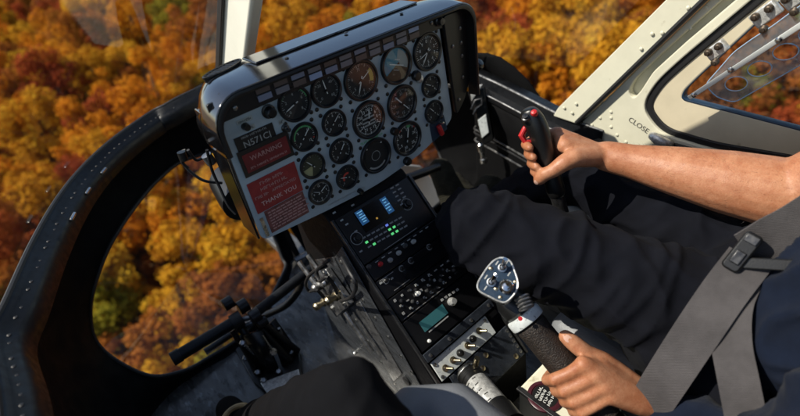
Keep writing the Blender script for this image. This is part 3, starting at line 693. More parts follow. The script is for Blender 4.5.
# row 1
gauge(U[0], 0, MED, 7, nums=['0', '2', '4', '6', '8'], nd=(-110,), ink='dim_ink', arcs=((.93, 1, -60, 80, 'green_ink'),))
gauge(U[1], 0, MED, 10, nums=['0', '20', '40', '60'], nd=(-8,), ink='dim_ink')
gauge(U[2], -.0098, BIG, 12, 0, 350, nums=['1', '2', '3', '4', '5', '6', '7'], nd=(205, 60), ink='dim_ink', extra=orange_refl)
gauge(U[3], -.0098, BIG, 0, nd=(), extra=att)
gauge(U[4], -.0109, BIG, 10, 0, 360, nums=[str(i) for i in range(10)], nd=(215, 250), ink='white_ink')
# row 2
gauge(U[0], -.0676, SMALL + .001, 6, nums=['0', '5', '10', '15'], nd=(45,), arcs=((.8, .93, -90, 60, 'green_ink'), (.8, .93, 110, 118, 'red_ink')))
gauge(U[1], -.0676, SMALL, 10, nums=['0', '3', '6', '9', '12'], nd=(48,), ink='white_ink')
gauge(U[2], -.096, BIG, 12, 0, 360, nums=['N', '3', '6', 'E', '12', '15', 'S', '21', '24', 'W', '30', '33'], nd=(12,), minor=6, extra=dgx)
gauge(U[3], -.096, BIG, 12, 0, 360, nums=['33', '3', '6', '12', '15', '21', '24', '30'], nd=(-40, 140), ink='dim_ink', minor=6)
gauge(U[4], -.088, SMALL, 6, nums=['0', '4', '8'], nd=(-60,), ink='white_ink')
# row 3
gauge(U[0], -.1316, SMALL, 4, nd=(-38,), dialm='dial_olive', ink='dim_ink', extra=wedge)
gauge(U[1], -.1316, SMALL, 8, nums=['0', '2', '4', '6'], nd=(38,), ink='white_ink')
gauge(U[2], -.1822, BIG, 0, nd=(), arcs=((.80, .92, 135, 225, 'dim_ink'), (.86, .95, -42, -36, 'white_ink'), (.86, .95, 36, 42, 'white_ink'), (.30, .34, 0, 360, 'dim_ink')))
gauge(U[3], -.1822, BIG, 14, -120, 200, nums=['5', '10', '15', '20', '25', '30'], nd=(15,), arcs=((.75, .9, 5, 25, 'green_ink'), (.85, .95, -40, -32, 'red_ink'), (.85, .95, 45, 52, 'red_ink')))
gauge(U[4], -.152, SMALL, 6, nums=['0', '1', '2'], nd=(-40,), ink='white_ink')
# row 4
gauge(U[0], -.1956, SMALL, 10, 0, 360, nums=['12', '3', '6', '9'], nd=(60, -60), ink='white_ink', minor=6)
gauge(U[1], -.1956, SMALL, 6, nums=['0', '5'], nd=(-70,), arcs=((.3, .5, -120, 30, 'red_ink'),), ink='dim_ink')
# knobs below gauges
for (u, v, r) in ((U[3] + .048, -.050, .011), (U[3] - .012, -.236, .010), (U[2] - .06, -.243, .006), (U[3] - .035, -.148, .009)):
    obj('adjust_knob', MB().lathe([(r, 0), (r, .009), (r * .8, .012), (0, .0125)], 16, cap=False), 'knob_black', panel, PANEL(u, v))
obj('adjust_knob', MB().lathe([(.0095, 0), (.009, .008), (.006, .010), (0, .0105)], 16, cap=False), 'label_silver', panel, PANEL(.302, -.060))
# engraved line above the fuel gauge and along the bottom edge
obj('fine_print', print_mesh(.062, .0070, 8), 'green_ink', panel, PANEL(.152, -.1405, -.0006), smooth=0)['kind'] = 'stuff'
obj('fine_print', print_mesh(.10, .0052, 9), 'dim_ink', panel, PANEL(.06, -.2385, -.0006) @ Matrix.Rotation(R_(-3), 4, 'Z'), smooth=0)['kind'] = 'stuff'
# placards at the left
def pc(x, y): p = onY(x, y, 0); return (p.x, p.z)
def placard(name, x0, x1, z0, z1, m, y=-.0005, th=.0012, rot=0):
    c = ((x0 + x1) / 2, (z0 + z1) / 2)
    return obj(name, MB().box((0, 0, th / 2), (x1 - x0, z1 - z0, th)), m, panel, PANEL(c[0], c[1], y) @ Matrix.Rotation(R_(rot), 4, 'Z'), bevel=.0004)
mat('ink_rose', (0.45, 0.25, 0.23), 0.6)
p1 = placard('registration_placard', -.128, -.052, -.046, -.015, 'placard_black')
obj('lettering', text_mesh('N571CJ', .0170, space=1.0), 'dim_ink', p1, PANEL(-.088, -.0335, -.0020))
obj('fine_print', print_mesh(.05, .0055, 1), 'dim_ink', p1, PANEL(-.090, -.0195, -.0020), smooth=0)['kind'] = 'stuff'
p2 = placard('warning_placard', -.133, -.030, -.092, -.040, 'placard_black', y=-.0022, th=.0015)
obj('red_field', MB().box((0, 0, 0), (.090, .036, .0006)), 'placard_red', p2, PANEL(-.081, -.0665, -.0041))
obj('lettering', text_mesh('WARNING', .0130, space=1.05), 'ink_rose', p2, PANEL(-.081, -.0605, -.0046))
obj('fine_print', print_mesh(.075, .0058, 2), 'ink_rose', p2, PANEL(-.081, -.0775, -.0046), smooth=0)['kind'] = 'stuff'
mat('notice_red', (0.27, 0.022, 0.024), 0.42, var=0.15, vscale=40, rvar=0.1)
p3 = placard('notice_placard', -.136, -.034, -.172, -.105, 'notice_red', rot=0)
for wd_, z, h in ((.055, -.115, .0090), (.060, -.127, .0090)):
    obj('fine_print', print_mesh(wd_, h, int(-z * 1e4)), 'ink_rose', p3, PANEL(-.085, z, -.0022), smooth=0)['kind'] = 'stuff'
obj('fine_print', print_mesh(.030, .0082, 77, (3, 3)), 'ink_rose', p3, PANEL(-.1155, -.1395, -.0022), smooth=0)['kind'] = 'stuff'
obj('lettering', text_mesh('APPRECIATED', .0085), 'ink_rose', p3, PANEL(-.068, -.1395, -.0022))
obj('lettering', text_mesh('THANK YOU', .0128, space=1.05), 'ink_pink', p3, PANEL(-.084, -.1565, -.0022))
mat('placard_brown', (0.16, 0.05, 0.045), 0.45, var=0.3, vscale=60)
p4 = placard('limits_placard', -.124, -.036, -.226, -.1735, 'placard_brown')
ln = MB(); rnd = random.Random(3)
for i in range(7):
    x = -.118; z = -.180 - i * .0064
    while x < -.043:
        w_ = rnd.uniform(.004, .013); ln.box((x + w_ / 2, -.0020, z), (w_, .0004, .0026)); x += w_ + .002
obj('fine_print', ln, 'ink_rose', p4, smooth=0)
obj('maker_plate', MB().box((-.1335, -.0015, -.205), (.007, .001, .045)), 'steel', panel)
for (u, v, w_, s) in ((-.098, .008, .030, 'HEATER'), (-.094, -.008, .020, 'OFF'), (-.034, -.022, .012, 'ON'), (-.028, -.050, .012, 'OFF')):
    q = obj('label_plate', MB().box((0, 0, .0005), (w_, .0085, .001)), 'horizon_pale', panel, PANEL(u, v, -.0002)); obj('fine_print', print_mesh(w_ * .8, .006, int(abs(u) * 1e4)), 'ink_dark', q, PANEL(u, v, -.0015), smooth=0)['kind'] = 'stuff'
obj('dimmer_knob', MB().lathe([(.013, 0), (.013, .003), (.010, .004), (.009, .016), (.007, .018), (0, .018)], 20, cap=False), 'knob_black', panel, PANEL(-.052, .006))
obj('dimmer_knob', MB().lathe([(.007, 0), (.006, .012), (0, .0125)], 14, cap=False), 'knob_black', panel, PANEL(-.101, -.002))
tg = obj('toggle_switch', MB().lathe([(.008, 0), (.008, .002), (.005, .004), (.005, .007), (.002, .008), (.0028, .016), (0, .0165)], 12, cap=False), 'dark_steel', panel, PANEL(-.031, -.036))
tp = obj('guard_plate', poly2d([fillet([(.318, -.178), (.366, -.172), (.374, -.214), (.322, -.228)], .003, 2)], 0, .001, PANEL(0, 0)), 'collective_blue', panel)
obj('switch_guard', MB().box((0, 0, .005), (.011, .030, .009)), 'red_plastic', tp, PANEL(.346, -.204, -.001) @ Matrix.Rotation(R_(18), 4, 'Z'), bevel=.002)
obj('toggle', MB().lathe([(.004, 0), (.003, .012), (0, .013)], 10, cap=False), 'steel', tp, PANEL(.352, -.186, -.001))

# ================================================================== CENTRE CONSOLE
CO = Vector((.011, 0, -.277)); CY = Vector((0, .692, .722)); CN = Vector((0, -.722, .692))
CM = frame(CO, (1, 0, 0), CY, CN)
def cp(x, y): d = ray(x, y); P = CC + d * ((CO - CC).dot(CN) / d.dot(CN)) - CO; return (P.x, P.dot(CY))
cons = thing('centre_console', 'black sloping centre console stacked with avionics below the panel', 'console', (.12, -.1, -.78))
sidep = [(.02, -.262), (-.345, -.641), (-.35, -.78), (.20, -.78), (.20, -.262)]
# extruded along x
mm = MB(); n5 = len(sidep); o5 = [Vector((x, y, z)) for x in (.004, .236) for y, z in [(q[0], q[1] - .004) for q in sidep]]
mm.add(o5, [tuple(range(n5)), tuple(range(n5, 2 * n5))] + [(i, (i + 1) % n5, n5 + (i + 1) % n5, n5 + i) for i in range(n5)])
obj('console_body', mm, 'console_black', cons, bevel=.004)
def sx(x, y): p = onX(x, y, .003); return (p.y, p.z)
SMx = frame((.003, 0, 0), (0, 1, 0), (0, 0, 1), (1, 0, 0))
spl = [sx(343, 246), sx(336, 256), (.19, -.50), (.19, -.775), (-.335, -.775), (-.335, -.68), sx(421, 384)]
sdp = obj('side_plate', MB().prism(spl, -.004, -.001, SMx), 'side_metal', cons, bevel=.001)
sdp['label'] = 'worn grey side plate of the console with rivets'
for (x, y) in ((341, 262), (352, 281), (363, 300), (375, 318), (388, 337), (401, 356), (412, 372), (345, 300), (356, 320), (368, 341), (381, 362), (395, 383), (334, 276)):
    q = onX(x, y, -.001); obj('rivet', scr, None, sdp, Matrix.Translation(q) @ Matrix.Rotation(R_(-90), 4, 'Y'))
obj('plate_seam', MB().tube([onX(335, 258, -.001), onX(352, 292, -.001), onX(372, 332, -.001), onX(394, 378, -.001)], .0022, 6), 'rubber', sdp)
obj('worn_strip', MB().prism([sx(352, 306), sx(362, 300), sx(404, 372), sx(396, 380)], -.007, -.004, SMx), 'worn_steel', sdp, bevel=.001)
ob_ = onX(407, 381, -.003); obj('inspection_hole', MB().lathe([(.013, 0), (.013, .003), (.009, .004), (0, .004)], 16, cap=False), 'rubber', sdp, Matrix.Translation(ob_) @ Matrix.Rotation(R_(-90), 4, 'Y'))
for u in (-.004, .221):
    obj('edge_rail', MB().box((u, -.25, .003), (.006, .50, .010)), 'dark_steel', cons, CM, bevel=.001)
CMat = lambda u, v, z=0: CM @ Matrix.Translation((u, v, z))
def unit(name, w0, w1, u0=.002, u1=.214, z=.005, m='radio_black', lab=None):
    o = obj(name, MB().box(((u0 + u1) / 2, -(w0 + w1) / 2, z / 2), (u1 - u0, w1 - w0, z)), m, cons, CM, bevel=.0012)
    if lab: o['label'] = lab
    return o
knob_m = {}
def knob(par, u, v, r, h=.012, m='knob_black', ring=True, z=.005):
    o = obj('knob', MB().lathe([(r, 0), (r, h * .45), (r * .78, h * .55), (r * .70, h), (0, h * 1.02)], 18, cap=False), m, par, CMat(u, v, z))
    if ring: pass
    return o
btn = {}
def button(par, u, v, w_, h, m, z=.005, name='button'):
    k = (w_, h, m)
    if k not in btn: btn[k] = MB().box((0, 0, .001), (w_, h, .003)).mesh('button'); btn[k].materials.append(MATS[m])
    return obj(name, btn[k], None, par, CMat(u, v, z))
def ring(par, u, v, r, z=.0052, m='dim_ink', t=.0012): return obj('knob_ring', MB().lathe([(r - t, 0), (r - t, .0004), (r, .0004), (r, 0)], 24, cap=False), m, par, CMat(u, v, z))
# A: navigation unit with two blue screens
A = unit('navigator_unit', .002, .119, lab='navigation unit with two small blue screens and green lit keys')
obj('screen', MB().box((.104, -.036, .0055), (.115, .052, .0012)), 'screen_dark', A, CM)
for (x, y, w_, h) in ((361, 218, .019, .034), (386, 206, .017, .040)):
    u, v = cp(x, y); s_ = obj('blue_display', MB().box((0, 0, 0), (w_, h, .001)), 'screen_blue', A, CMat(u, v, .0066))
    t_ = MB()
    for i in range(5): t_.box((rnd.uniform(-.002, .002), h * (.36 - .17 * i), .0007), (w_ * rnd.uniform(.4, .8), .0022, .0003))
    mat('display_text', (0.2, 0.5, 0.7), 0.4, emis=((0.25, 0.6, 0.9), .35)) if 'display_text' not in MATS else None
    obj('display_lines', t_, 'display_text', s_, CMat(u, v, .0066), smooth=0)
for (x, y, r) in ((356, 239, .0125), (406, 205, .0125)):
    u, v = cp(x, y); ring(A, u, v, r + .002); k_ = knob(A, u, v, r * .72, .014)
for i in range(9):
    for j in range(3):
        a = Vector(cp(366, 243)); b = Vector(cp(402, 223)); q = a.lerp(b, i / 8) + Vector((0, .012 - j * .0115))
        m_ = 'button_grey'
        if j > 0 and i in (0, 1, 5, 6, 7): m_ = 'led_green' if rnd.random() < .75 else 'button_grey'
        if (i, j) == (5, 0): m_ = 'led_blue'
        button(A, q.x, q.y, .0085 if m_ == 'button_grey' else .006, .0035 if m_ == 'button_grey' else .005, m_)
for i in range(2):
    for j in range(5):
        q = Vector(cp(391, 189)).lerp(Vector(cp(401, 206)), j / 4.2) + Vector((i * .016, 0)); button(A, q.x, q.y, .009, .0032, 'button_grey')
for (x, y) in ((341, 221), (346, 225), (352, 206), (333.5, 213.5), (360, 252), (355, 232)):
    u, v = cp(x, y); button(A, u, v, .007, .0035, 'dim_ink' if x < 350 else 'button_grey')
u, v = cp(376, 219); button(A, u, v, .004, .004, 'led_amber')
obj('panel_line', MB().box((.11, -.1155, .0052), (.10, .0012, .0006)), 'button_grey', A, CM)
# B: radio with a row of knobs
B = unit('intercom_unit', .122, .160, lab='intercom strip with a row of small bright knobs')
for (x, y, m_) in ((378, 263, 'red_plastic'), (389, 261, 'button_grey'), (397, 253, 'dim_ink'), (402, 244, 'button_dark'), (411, 241, 'dim_ink'), (364, 262, 'button_dark')):
    u, v = cp(x, y); knob(B, u, -.141 + (v + .141) * .5, .0055, .011, m_)
for i in range(9): button(B, .03 + i * .019, -.1275, .008, .0022, 'dim_ink' if i % 3 else 'button_grey')
# C: transceiver with dark display
C_ = unit('transceiver_unit', .163, .207, lab='transceiver with dark display and silver-ringed knobs')
obj('screen', MB().box((.118, -.189, .0055), (.105, .022, .0012)), 'screen_dark', C_, CM)
for (x, y) in ((385, 281), (401, 269), (410, 261), (428, 247)):
    u, v = cp(x, y); ring(C_, u, max(-.199, min(-.168, v)), .0075, m='button_grey', t=.002); knob(C_, u, max(-.199, min(-.168, v)), .005, .012)
for i in range(4):
    q = Vector(cp(379, 284)) + Vector((.003 + i * .009, -.002 * i)); button(C_, q.x, max(-.2, q.y), .006, .004, 'button_grey' if i % 2 else 'dim_ink')
obj('panel_line', MB().box((.05, -.201, .0052), (.045, .0012, .0006)), 'button_grey', C_, CM); obj('panel_line', MB().box((.03, -.166, .0052), (.04, .0012, .0006)), 'button_grey', C_, CM)
# D: selector keypad
Dp = unit('selector_unit', .210, .265, lab='audio selector with rows of small white toggles')
for i in range(9):
    for j in range(3):
        u = .016 + i * .0205 + (.004 if j == 1 else 0); v = -.219 - j * .0165; sz = rnd.choice([(.0075, .0026), (.0045, .0045), (.005, .006)])
        button(Dp, u, v, *sz, rnd.choice(['button_grey', 'button_grey', 'dim_ink', 'button_dark']))
        if rnd.random() < .6: obj('toggle', MB().lathe([(.0024, 0), (.0015, .008), (.0022, .010), (0, .011)], 8, cap=False), 'steel', Dp, CMat(u, v - .002, .006))
for i in range(8): obj('selector_knob', MB().lathe([(.0042, 0), (.004, .006), (.002, .007), (0, .0072)], 12, cap=False), 'button_dark' if i % 2 else 'dark_steel', Dp, CMat(.027 + i * .0215, -.2275 - (i % 2) * .016, .005))
u, v = cp(416, 294); knob(Dp, u, v, .006, .012, 'white_ink')
obj('panel_line', MB().box((.07, -.2625, .0052), (.12, .0012, .0006)), 'button_grey', Dp, CM)
# E: transponder
E_ = unit('transponder_unit', .268, .343, lab='transponder with a teal display and one silver knob')
u0_, v0_ = cp(420, 331); u1_, v1_ = cp(446, 309)
obj('teal_display', MB().box(((.032 + .108) / 2, -.3005, .0055), (.072, .024, .0014)), 'screen_teal', E_, CM)
obj('panel_line', MB().box((.072, -.318, .0055), (.06, .0025, .0012)), 'dim_ink', E_, CM)
u, v = cp(450, 302); knob(E_, u, v, .0095, .016, 'label_silver')
for i in range(5): q = Vector(cp(441, 300)).lerp(Vector(cp(456, 290)), i / 4); button(E_, q.x, max(-.29, q.y), .006, .005, 'button_grey' if i % 2 else 'dim_ink')
u, v = cp(428, 341); knob(E_, u, v, .004, .006, 'white_ink')
# F bracket, G switch plate, H cover plate
F_ = obj('bracket', MB().box((.106, -.356, .010), (.214, .020, .006)), 'dark_plate', cons, CM, bevel=.001)
for u in (.012, .07, .14, .2): obj('screw', scs, None, F_, CMat(u, -.356, .013))
G_ = obj('switch_plate', MB().box((.092, -.3935, .006), (.176, .046, .004)), 'switch_plate', cons, CM, bevel=.0012)
for (x, y, k) in ((443.5, 368, 0), (451, 360, 1), (458, 353, 2), (465.5, 345.5, 1), (470.5, 339, 2), (477, 331, 1)):
    u, v = cp(x, y); M = CMat(u, v, .008)
    if k == 2: obj('switch_boot', MB().lathe([(.0085, 0), (.008, .006), (.0055, .010), (0, .011)], 14, cap=False), 'knob_black', G_, M)
    else:
        s_ = obj('toggle_switch', MB().lathe([(.0078, 0), (.0078, .003), (.005, .0035), (.005, .007), (0, .0075)], 12, cap=False), 'brass', G_, M)
        obj('lever', MB().cyl((0, 0, .006), (.007, -.006, .019), .0022, .0034, 10), 'brass', s_, M)
for (u, v) in ((.010, -.378), (.172, -.378), (.010, -.409)): obj('screw', scs, None, G_, CMat(u, v, .008))
H_ = obj('cover_plate', MB().box((.118, -.459, .005), (.19, .078, .004)), 'dark_plate', cons, CM, bevel=.0012)
for (x, y) in ((484, 355), (514, 356), (481, 368)):
    u, v = cp(x, y); obj('screw', MB().lathe([(.0062, 0), (.0062, .002), (.003, .0035), (0, .0037)], 12, cap=False), 'brass', H_, CMat(u, v, .007))
for k in range(5): obj('rivet', scs, None, H_, CMat(.207, -.43 - k * .014, .007))

# cream box between the seats with its round maroon plate
BZt = -.615
cx = [PZ(506, 391, BZt), PZ(540, 356, BZt)]
sb = thing('seat_box', 'cream painted box between the seats below the collective lever', 'box', (.25, -.65, -.78))
obj('box_shell', MB().box((.247, -.80, (BZt + FZ) / 2), (.225, .80, BZt - FZ)), 'cream', sb, bevel=.006)
c = onZ(545, 397, BZt + .0005)
rp = obj('round_plate', MB().lathe([(.036, 0), (.036, .004), (.033, .006), (.028, .006), (.027, .004), (0, .004)], 32, cap=False), 'label_maroon', sb, Matrix.Translation(c))
obj('plate_face', MB().lathe([(.026, .0044), (0, .0044)], 28, cap=False), 'placard_black', rp, Matrix.Translation(c))
for i, wd_ in enumerate((.036, .042, .030, .034)):
    obj('fine_print', print_mesh(wd_, .0085, 40 + i), 'white_ink', rp, Matrix.Translation(c + Vector((0, 0, .0048))) @ Matrix.Rotation(R_(12), 4, 'Z') @ Matrix.Translation((0, .0145 - i * .0095, 0)), smooth=0)['kind'] = 'stuff'
obj('edge_strip', MB().box((.1315, -.80, BZt + .002), (.010, .80, .010)), 'dark_steel', sb, bevel=.001)

# black canister with silver label
k0, k1 = onZ(467, 372, -.575), onZ(503, 415, -.55); kd = (k1 - k0).normalized()
can = thing('canister', 'black cylindrical canister with worn silver label at the foot of the console', 'canister', k0)
Mk = Matrix.Translation(k0) @ kd.to_track_quat('Z', 'Y').to_matrix().to_4x4(); KL = (k1 - k0).length
obj('canister_body', MB().lathe([(.004, -.004), (.022, -.003), (.026, .002), (.026, .018), (.028, .020), (.028, .026), (.0265, .028), (.0265, KL * .9), (.029, KL * .92), (.029, KL + .03), (0, KL + .03)], 28, Mk, cap=False), 'knob_black', can)
obj('label_band', MB().lathe([(.0269, .040), (.0271, .041), (.0271, KL * .82), (.0269, KL * .83)], 28, Mk, cap=False), 'label_silver', can)
obj('band_ring', MB().lathe([(.0275, .006), (.0282, .008), (.0275, .011)], 28, Mk, cap=False), 'steel', can)
tx = MB()
for i in range(5):
    for j in range(3):
        z = .046 + i * (KL * .7) / 6; a = 1.9 + j * .55 + rnd.uniform(-.1, .1); p = Vector((math.cos(a) * .0273, math.sin(a) * .0273, z))
        tx.box(Mk @ p, (.002, .008, .0015), (Mk.to_3x3() @ Matrix.Rotation(a, 3, 'Z')))
obj('label_print', tx, 'ink_dark', can, smooth=0)
obj('valve', MB().cyl(k0 + Vector((.016, -.012, .022)), k0 + Vector((.020, -.014, .042)), .006), 'brass', can)
# ================================================================== FLIGHT CONTROLS
# ---- collective lever
KX = .14
ca, cb = onX(507, 296, KX), onX(588, 394, KX); cd = (cb - ca).normalized()
col = thing('collective_lever', 'black collective lever with blue switch head gripped by the pilot\'s left hand', 'lever', (KX, -.95, -.74))
MC = Matrix.Translation(ca) @ cd.to_track_quat('Z', 'Y').to_matrix().to_4x4()
CL = (cb - ca).length; RG = .0295
obj('tube', MB().tube([ca + cd * .02, cb + cd * .02, cb + cd * .12 + Vector((.01, -.02, 0)), Vector((KX + .02, -.95, -.70))], .021, 16), 'knob_black', col)
obj('twist_grip', MB().lathe([(.024, .062), (RG, .066), (RG + .001, .072), (RG, .08), (RG, CL + .045), (.022, CL + .05)], 36, MC, cap=False), 'grip_leather', col)
obj('collar', MB().lathe([(.026, .040), (.0335, .042), (.0345, .046), (.0345, .058), (.0335, .0605), (.026, .062)], 32, MC, cap=False), 'switch_plate', col)
obj('neck', MB().lathe([(.018, -.02), (.026, .0), (.031, .012), (.032, .034), (.028, .040)], 28, MC, cap=False), 'knob_black', col)
ref = onX(523, 301, KX - .01)
kn = MB(); 
for k in range(4): kn.lathe([(.0125, -.012 + k * .006), (.0142, -.010 + k * .006), (.0125, -.0075 + k * .006)], 18, aim(at(524, 302, .80), Vector((.25, .55, .35))), cap=(k in (0, 3)))
obj('knurled_knob', kn, 'worn_steel', col)
obj('red_mark', MB().lathe([(.004, 0), (.004, .002), (0, .0025)], 10, cap=False), 'red_plastic', col, aim(onX(521, 318, KX - .025) + Vector((-.010, -.006, .012)), CC - ca))
hn = Vector((-.45, -.38, .80)).normalized(); hc = at(501, 281, .80)
def onH(x, y, off=0.0): d = ray(x, y); return CC + d * ((hc + hn * off - CC).dot(hn) / d.dot(hn))
HM = aim(hc, hn, (0, 1, 0)); HI_ = HM.inverted()
hpx = [(477, 284), (483, 273), (490, 263.5), (496, 258.5), (503, 257), (510.5, 260.5), (514.5, 269), (518.5, 282), (517, 291), (511, 299), (505, 303), (498, 301.5), (491, 298), (479, 291.5)]
hl = [HI_ @ onH(*p) for p in hpx]; ho = spline([Vector((p.x, p.y, 0)) for p in hl], 4, True); ho2 = [(p.x, p.y) for p in ho]; hc2 = Vector((sum(p[0] for p in ho2) / len(ho2), sum(p[1] for p in ho2) / len(ho2)))
hin = [tuple(hc2.lerp(Vector(p), .90)) for p in ho2]; hlow = [tuple(hc2.lerp(Vector(p), .86)) for p in ho2]
mh = MB(); nH = len(ho2); vv = [HM @ Vector((*hc2.lerp(Vector(p), s), z)) for s, z in ((.75, -.048), (.96, -.040), (1.0, -.03), (1.0, -.004), (.985, 0)) for p in ho2]
mh.add(vv, [(k * nH + i, k * nH + (i + 1) % nH, (k + 1) * nH + (i + 1) % nH, (k + 1) * nH + i) for k in range(4) for i in range(nH)] + [tuple(range(nH))])
hb = obj('switch_head', mh, 'knob_black', col, smooth=40)
obj('head_face', MB().prism([tuple(hc2.lerp(Vector(p), .985)) for p in ho2], -.003, .0005, HM), 'collective_blue', hb)
obj('head_rim', MB().tube([HM @ Vector((*hc2.lerp(Vector(p), .965), .0008)) for p in ho2], .0016, 6, closed=True), 'label_silver', hb)
def htog(x, y, r, lever):
    p = HI_ @ onH(x, y); M = HM @ Matrix.Translation((p.x, p.y, .0005))
    o = obj('head_switch', MB().lathe([(r * 1.15, 0), (r * 1.15, .003), (r * .8, .0035), (r * .85, .009), (r * .5, .0115), (0, .012)], 18, cap=False), 'steel', hb, M)
    if lever: obj('lever', MB().cyl((0, 0, .008), (lever[0], lever[1], .022), .0028, .0042, 10), 'chrome', o, M)
htog(502.5, 268, .0065, (.012, .002)); htog(491.5, 282.5, .0068, (.012, -.001))
p = HI_ @ onH(506.5, 287); M = HM @ Matrix.Translation((p.x, p.y, .0005))
tr = obj('trim_switch', MB().lathe([(.0125, 0), (.0125, .004), (.010, .0065), (.0075, .0065), (.006, .004), (.003, .0045), (.0025, .016), (.005, .019), (0, .020)], 22, cap=False), 'chrome', hb, M)
for (x, y) in ((491, 268.5), (515.5, 282), (500.5, 297.5), (496, 289)): obj('screw', MB().lathe([(.0034, 0), (.0034, .001), (0, .002)], 10, cap=False), 'brass', hb, HM @ Matrix.Translation((*(HI_ @ onH(x, y)).xy, .0005)))
lg = MB()
for (x, y) in ((486, 277), (497, 263), (485.5, 288), (509, 274), (494.5, 275), (507, 262)):
    q = HI_ @ onH(x, y); lg.box(HM @ Vector((q.x, q.y, .0008)), (.008, .0022, .0003), HM.to_3x3())
lgo = obj('head_legends', lg, 'dim_ink', hb, smooth=0); lgo['kind'] = 'stuff'

# ---- cyclic stick
GT, GB = at(533, 117, .985), at(554, 186, 1.035); ga = (GB - GT).normalized()
cyc = thing('cyclic_stick', 'black cyclic stick with red button and trigger in the pilot\'s right hand', 'stick', Vector((.42, -.12, FZ)))
viewd = (CC - GT).normalized(); gl = viewd.cross(ga).normalized()      # to the side of the grip
if gl.dot(CR) > 0: gl = -gl                                            # points left in the cabin
GL = (GB - GT).length
secs = []
for s, wl_, wr_, dep in ((-.022, .012, .004, .012), (-.018, .022, .012, .018), (-.004, .026, .020, .022), (.02, .021, .025, .024), (.05, .018, .025, .022), (.09, .018, .022, .020), (.13, .018, .021, .020), (GL + .01, .020, .022, .021), (GL + .03, .017, .018, .018)):
    c = GT + ga * s; n = 18
    secs.append([c + gl * (wl_ if math.cos(q) > 0 else wr_) * math.cos(q) + gl.cross(ga) * dep * math.sin(q) for q in [2 * math.pi * k / n for k in range(n)]])
gm = MB(); n = 18; gm.add([p for s_ in secs for p in s_], [(k * n + i, k * n + (i + 1) % n, (k + 1) * n + (i + 1) % n, (k + 1) * n + i) for k in range(len(secs) - 1) for i in range(n)] + [tuple(range(n)), tuple((len(secs) - 1) * n + i for i in range(n))])
gp = obj('grip', gm, 'knob_black', cyc, smooth=60); 
md = gp.modifiers.new('sub', 'SUBSURF'); md.levels = 1; md.render_levels = 2
obj('stick_tube', MB().tube([GB - ga * .01, GB + ga * .10, Vector((.43, -.16, -.60)), Vector((.42, -.14, FZ))], .016, 14), 'dark_steel', cyc)
obj('top_button', MB().lathe([(.0075, 0), (.0075, .006), (.0055, .009), (0, .010)], 16, cap=False), 'red_plastic', cyc, aim(at(534.5, 114, .968), viewd * .8 - ga * .6))
obj('trigger', MB().tube([GT + ga * .018 + gl * .022, GT + ga * .030 + gl * .033, GT + ga * .045 + gl * .030, GT + ga * .050 + gl * .018], [.006, .007, .006, .004], 10, round_ends=True), 'red_plastic', cyc)
obj('hat_switch', MB().lathe([(.009, 0), (.008, .005), (.005, .006), (.006, .010), (0, .011)], 14, cap=False), 'dark_steel', cyc, aim(at(526, 119, .972), viewd * .6 - ga * .7))

# ---- anti-torque pedals (left crew station)
ped = thing('rudder_pedals', 'black tubular rudder pedals with steel linkage above the floor at left', 'pedals', onZ(275, 355, FZ))
PZH = -.60
L0, L1 = onZ(176, 357, PZH), onZ(234, 322, PZH); R0, R1 = onZ(250, 317, PZH), onZ(332, 253, PZH)
def bar(name, a, b, r, m='knob_black', par=ped, ends=True): return obj(name, MB().tube([a, a.lerp(b, .5), b], r, 16, round_ends=False), m, par)
lb = obj('foot_bar', MB().tube([L0, L1], .0165, 20), 'sill_black', ped)
obj('end_cap', MB().tube([L0 - (L1 - L0).normalized() * .010, L0 + (L1 - L0).normalized() * .012], .0185, 18), 'rubber', lb)
obj('bar_collar', MB().tube([L1 - (L1 - L0).normalized() * .006, L1 + (L1 - L0).normalized() * .022], .022, 18), 'rubber', lb)
rb = obj('foot_bar', MB().tube([R0, R1], .0145, 20), 'sill_black', ped)
obj('end_cap', MB().tube([R1 - (R1 - R0).normalized() * .01, R1 + (R1 - R0).normalized() * .01], .017, 18), 'rubber', rb)
for a, b, r in ((L1, R0, .007), (L1 + Vector((0, .01, -.035)), R0 + Vector((.03, .0, -.03)), .008)): obj('cross_rod', MB().tube([a, b], r, 12), 'worn_steel', ped)
def px(x, y, z): return onZ(x, y, z)
# yokes, arms and links down to the floor bracket
for (x, y, z, r) in ((228, 303, -.575, .018), (243, 306, -.59, .020), (255, 316, -.60, .020), (238, 325, -.62, .016), (262, 322, -.62, .015)):
    c = px(x, y, z); obj('clevis', MB().tube([c - Vector((.014, 0, 0)), c + Vector((.014, 0, 0))], r, 14), 'knob_black', ped, bevel=.002)
arms = [((236, 320, -.61), (258, 352, -.70), (270, 368, -.765), .011), ((252, 316, -.61), (276, 345, -.70), (290, 360, -.765), .011), ((232, 330, -.63), (246, 352, -.70), (256, 372, -.765), .008), ((262, 322, -.62), (285, 340, -.70), (298, 350, -.765), .008)]
for a, b, c, r in arms: obj('pedal_arm', MB().tube(spline([px(*a), px(*b), px(*c)], 4), r, 12), 'knob_black', ped)
for a, b in (((245, 345, -.66), (262, 361, -.74)), ((279, 328, -.66), (284, 340, -.72)), ((262, 335, -.64), (273, 352, -.70))):
    k = obj('link_rod', MB().tube([px(*a), px(*b)], .004, 8), 'steel', ped); c = px(*b)
    obj('rod_end', MB().lathe([(.004, -.006), (.010, -.005), (.011, 0), (.010, .005), (.004, .006)], 16, aim(c, (.3, -.6, .7))), 'steel', k)
for (x, y, z) in ((243, 343, -.655), (258, 372, -.76), (264, 380, -.765), (291, 352, -.755), (246, 358, -.74), (279, 371, -.765)):
    obj('bolt_head', MB().lathe([(.009, 0), (.009, .006), (.006, .009), (0, .009)], 6, aim(px(x, y, z), (-.2, -.5, .8)), cap=False), 'worn_steel', ped)
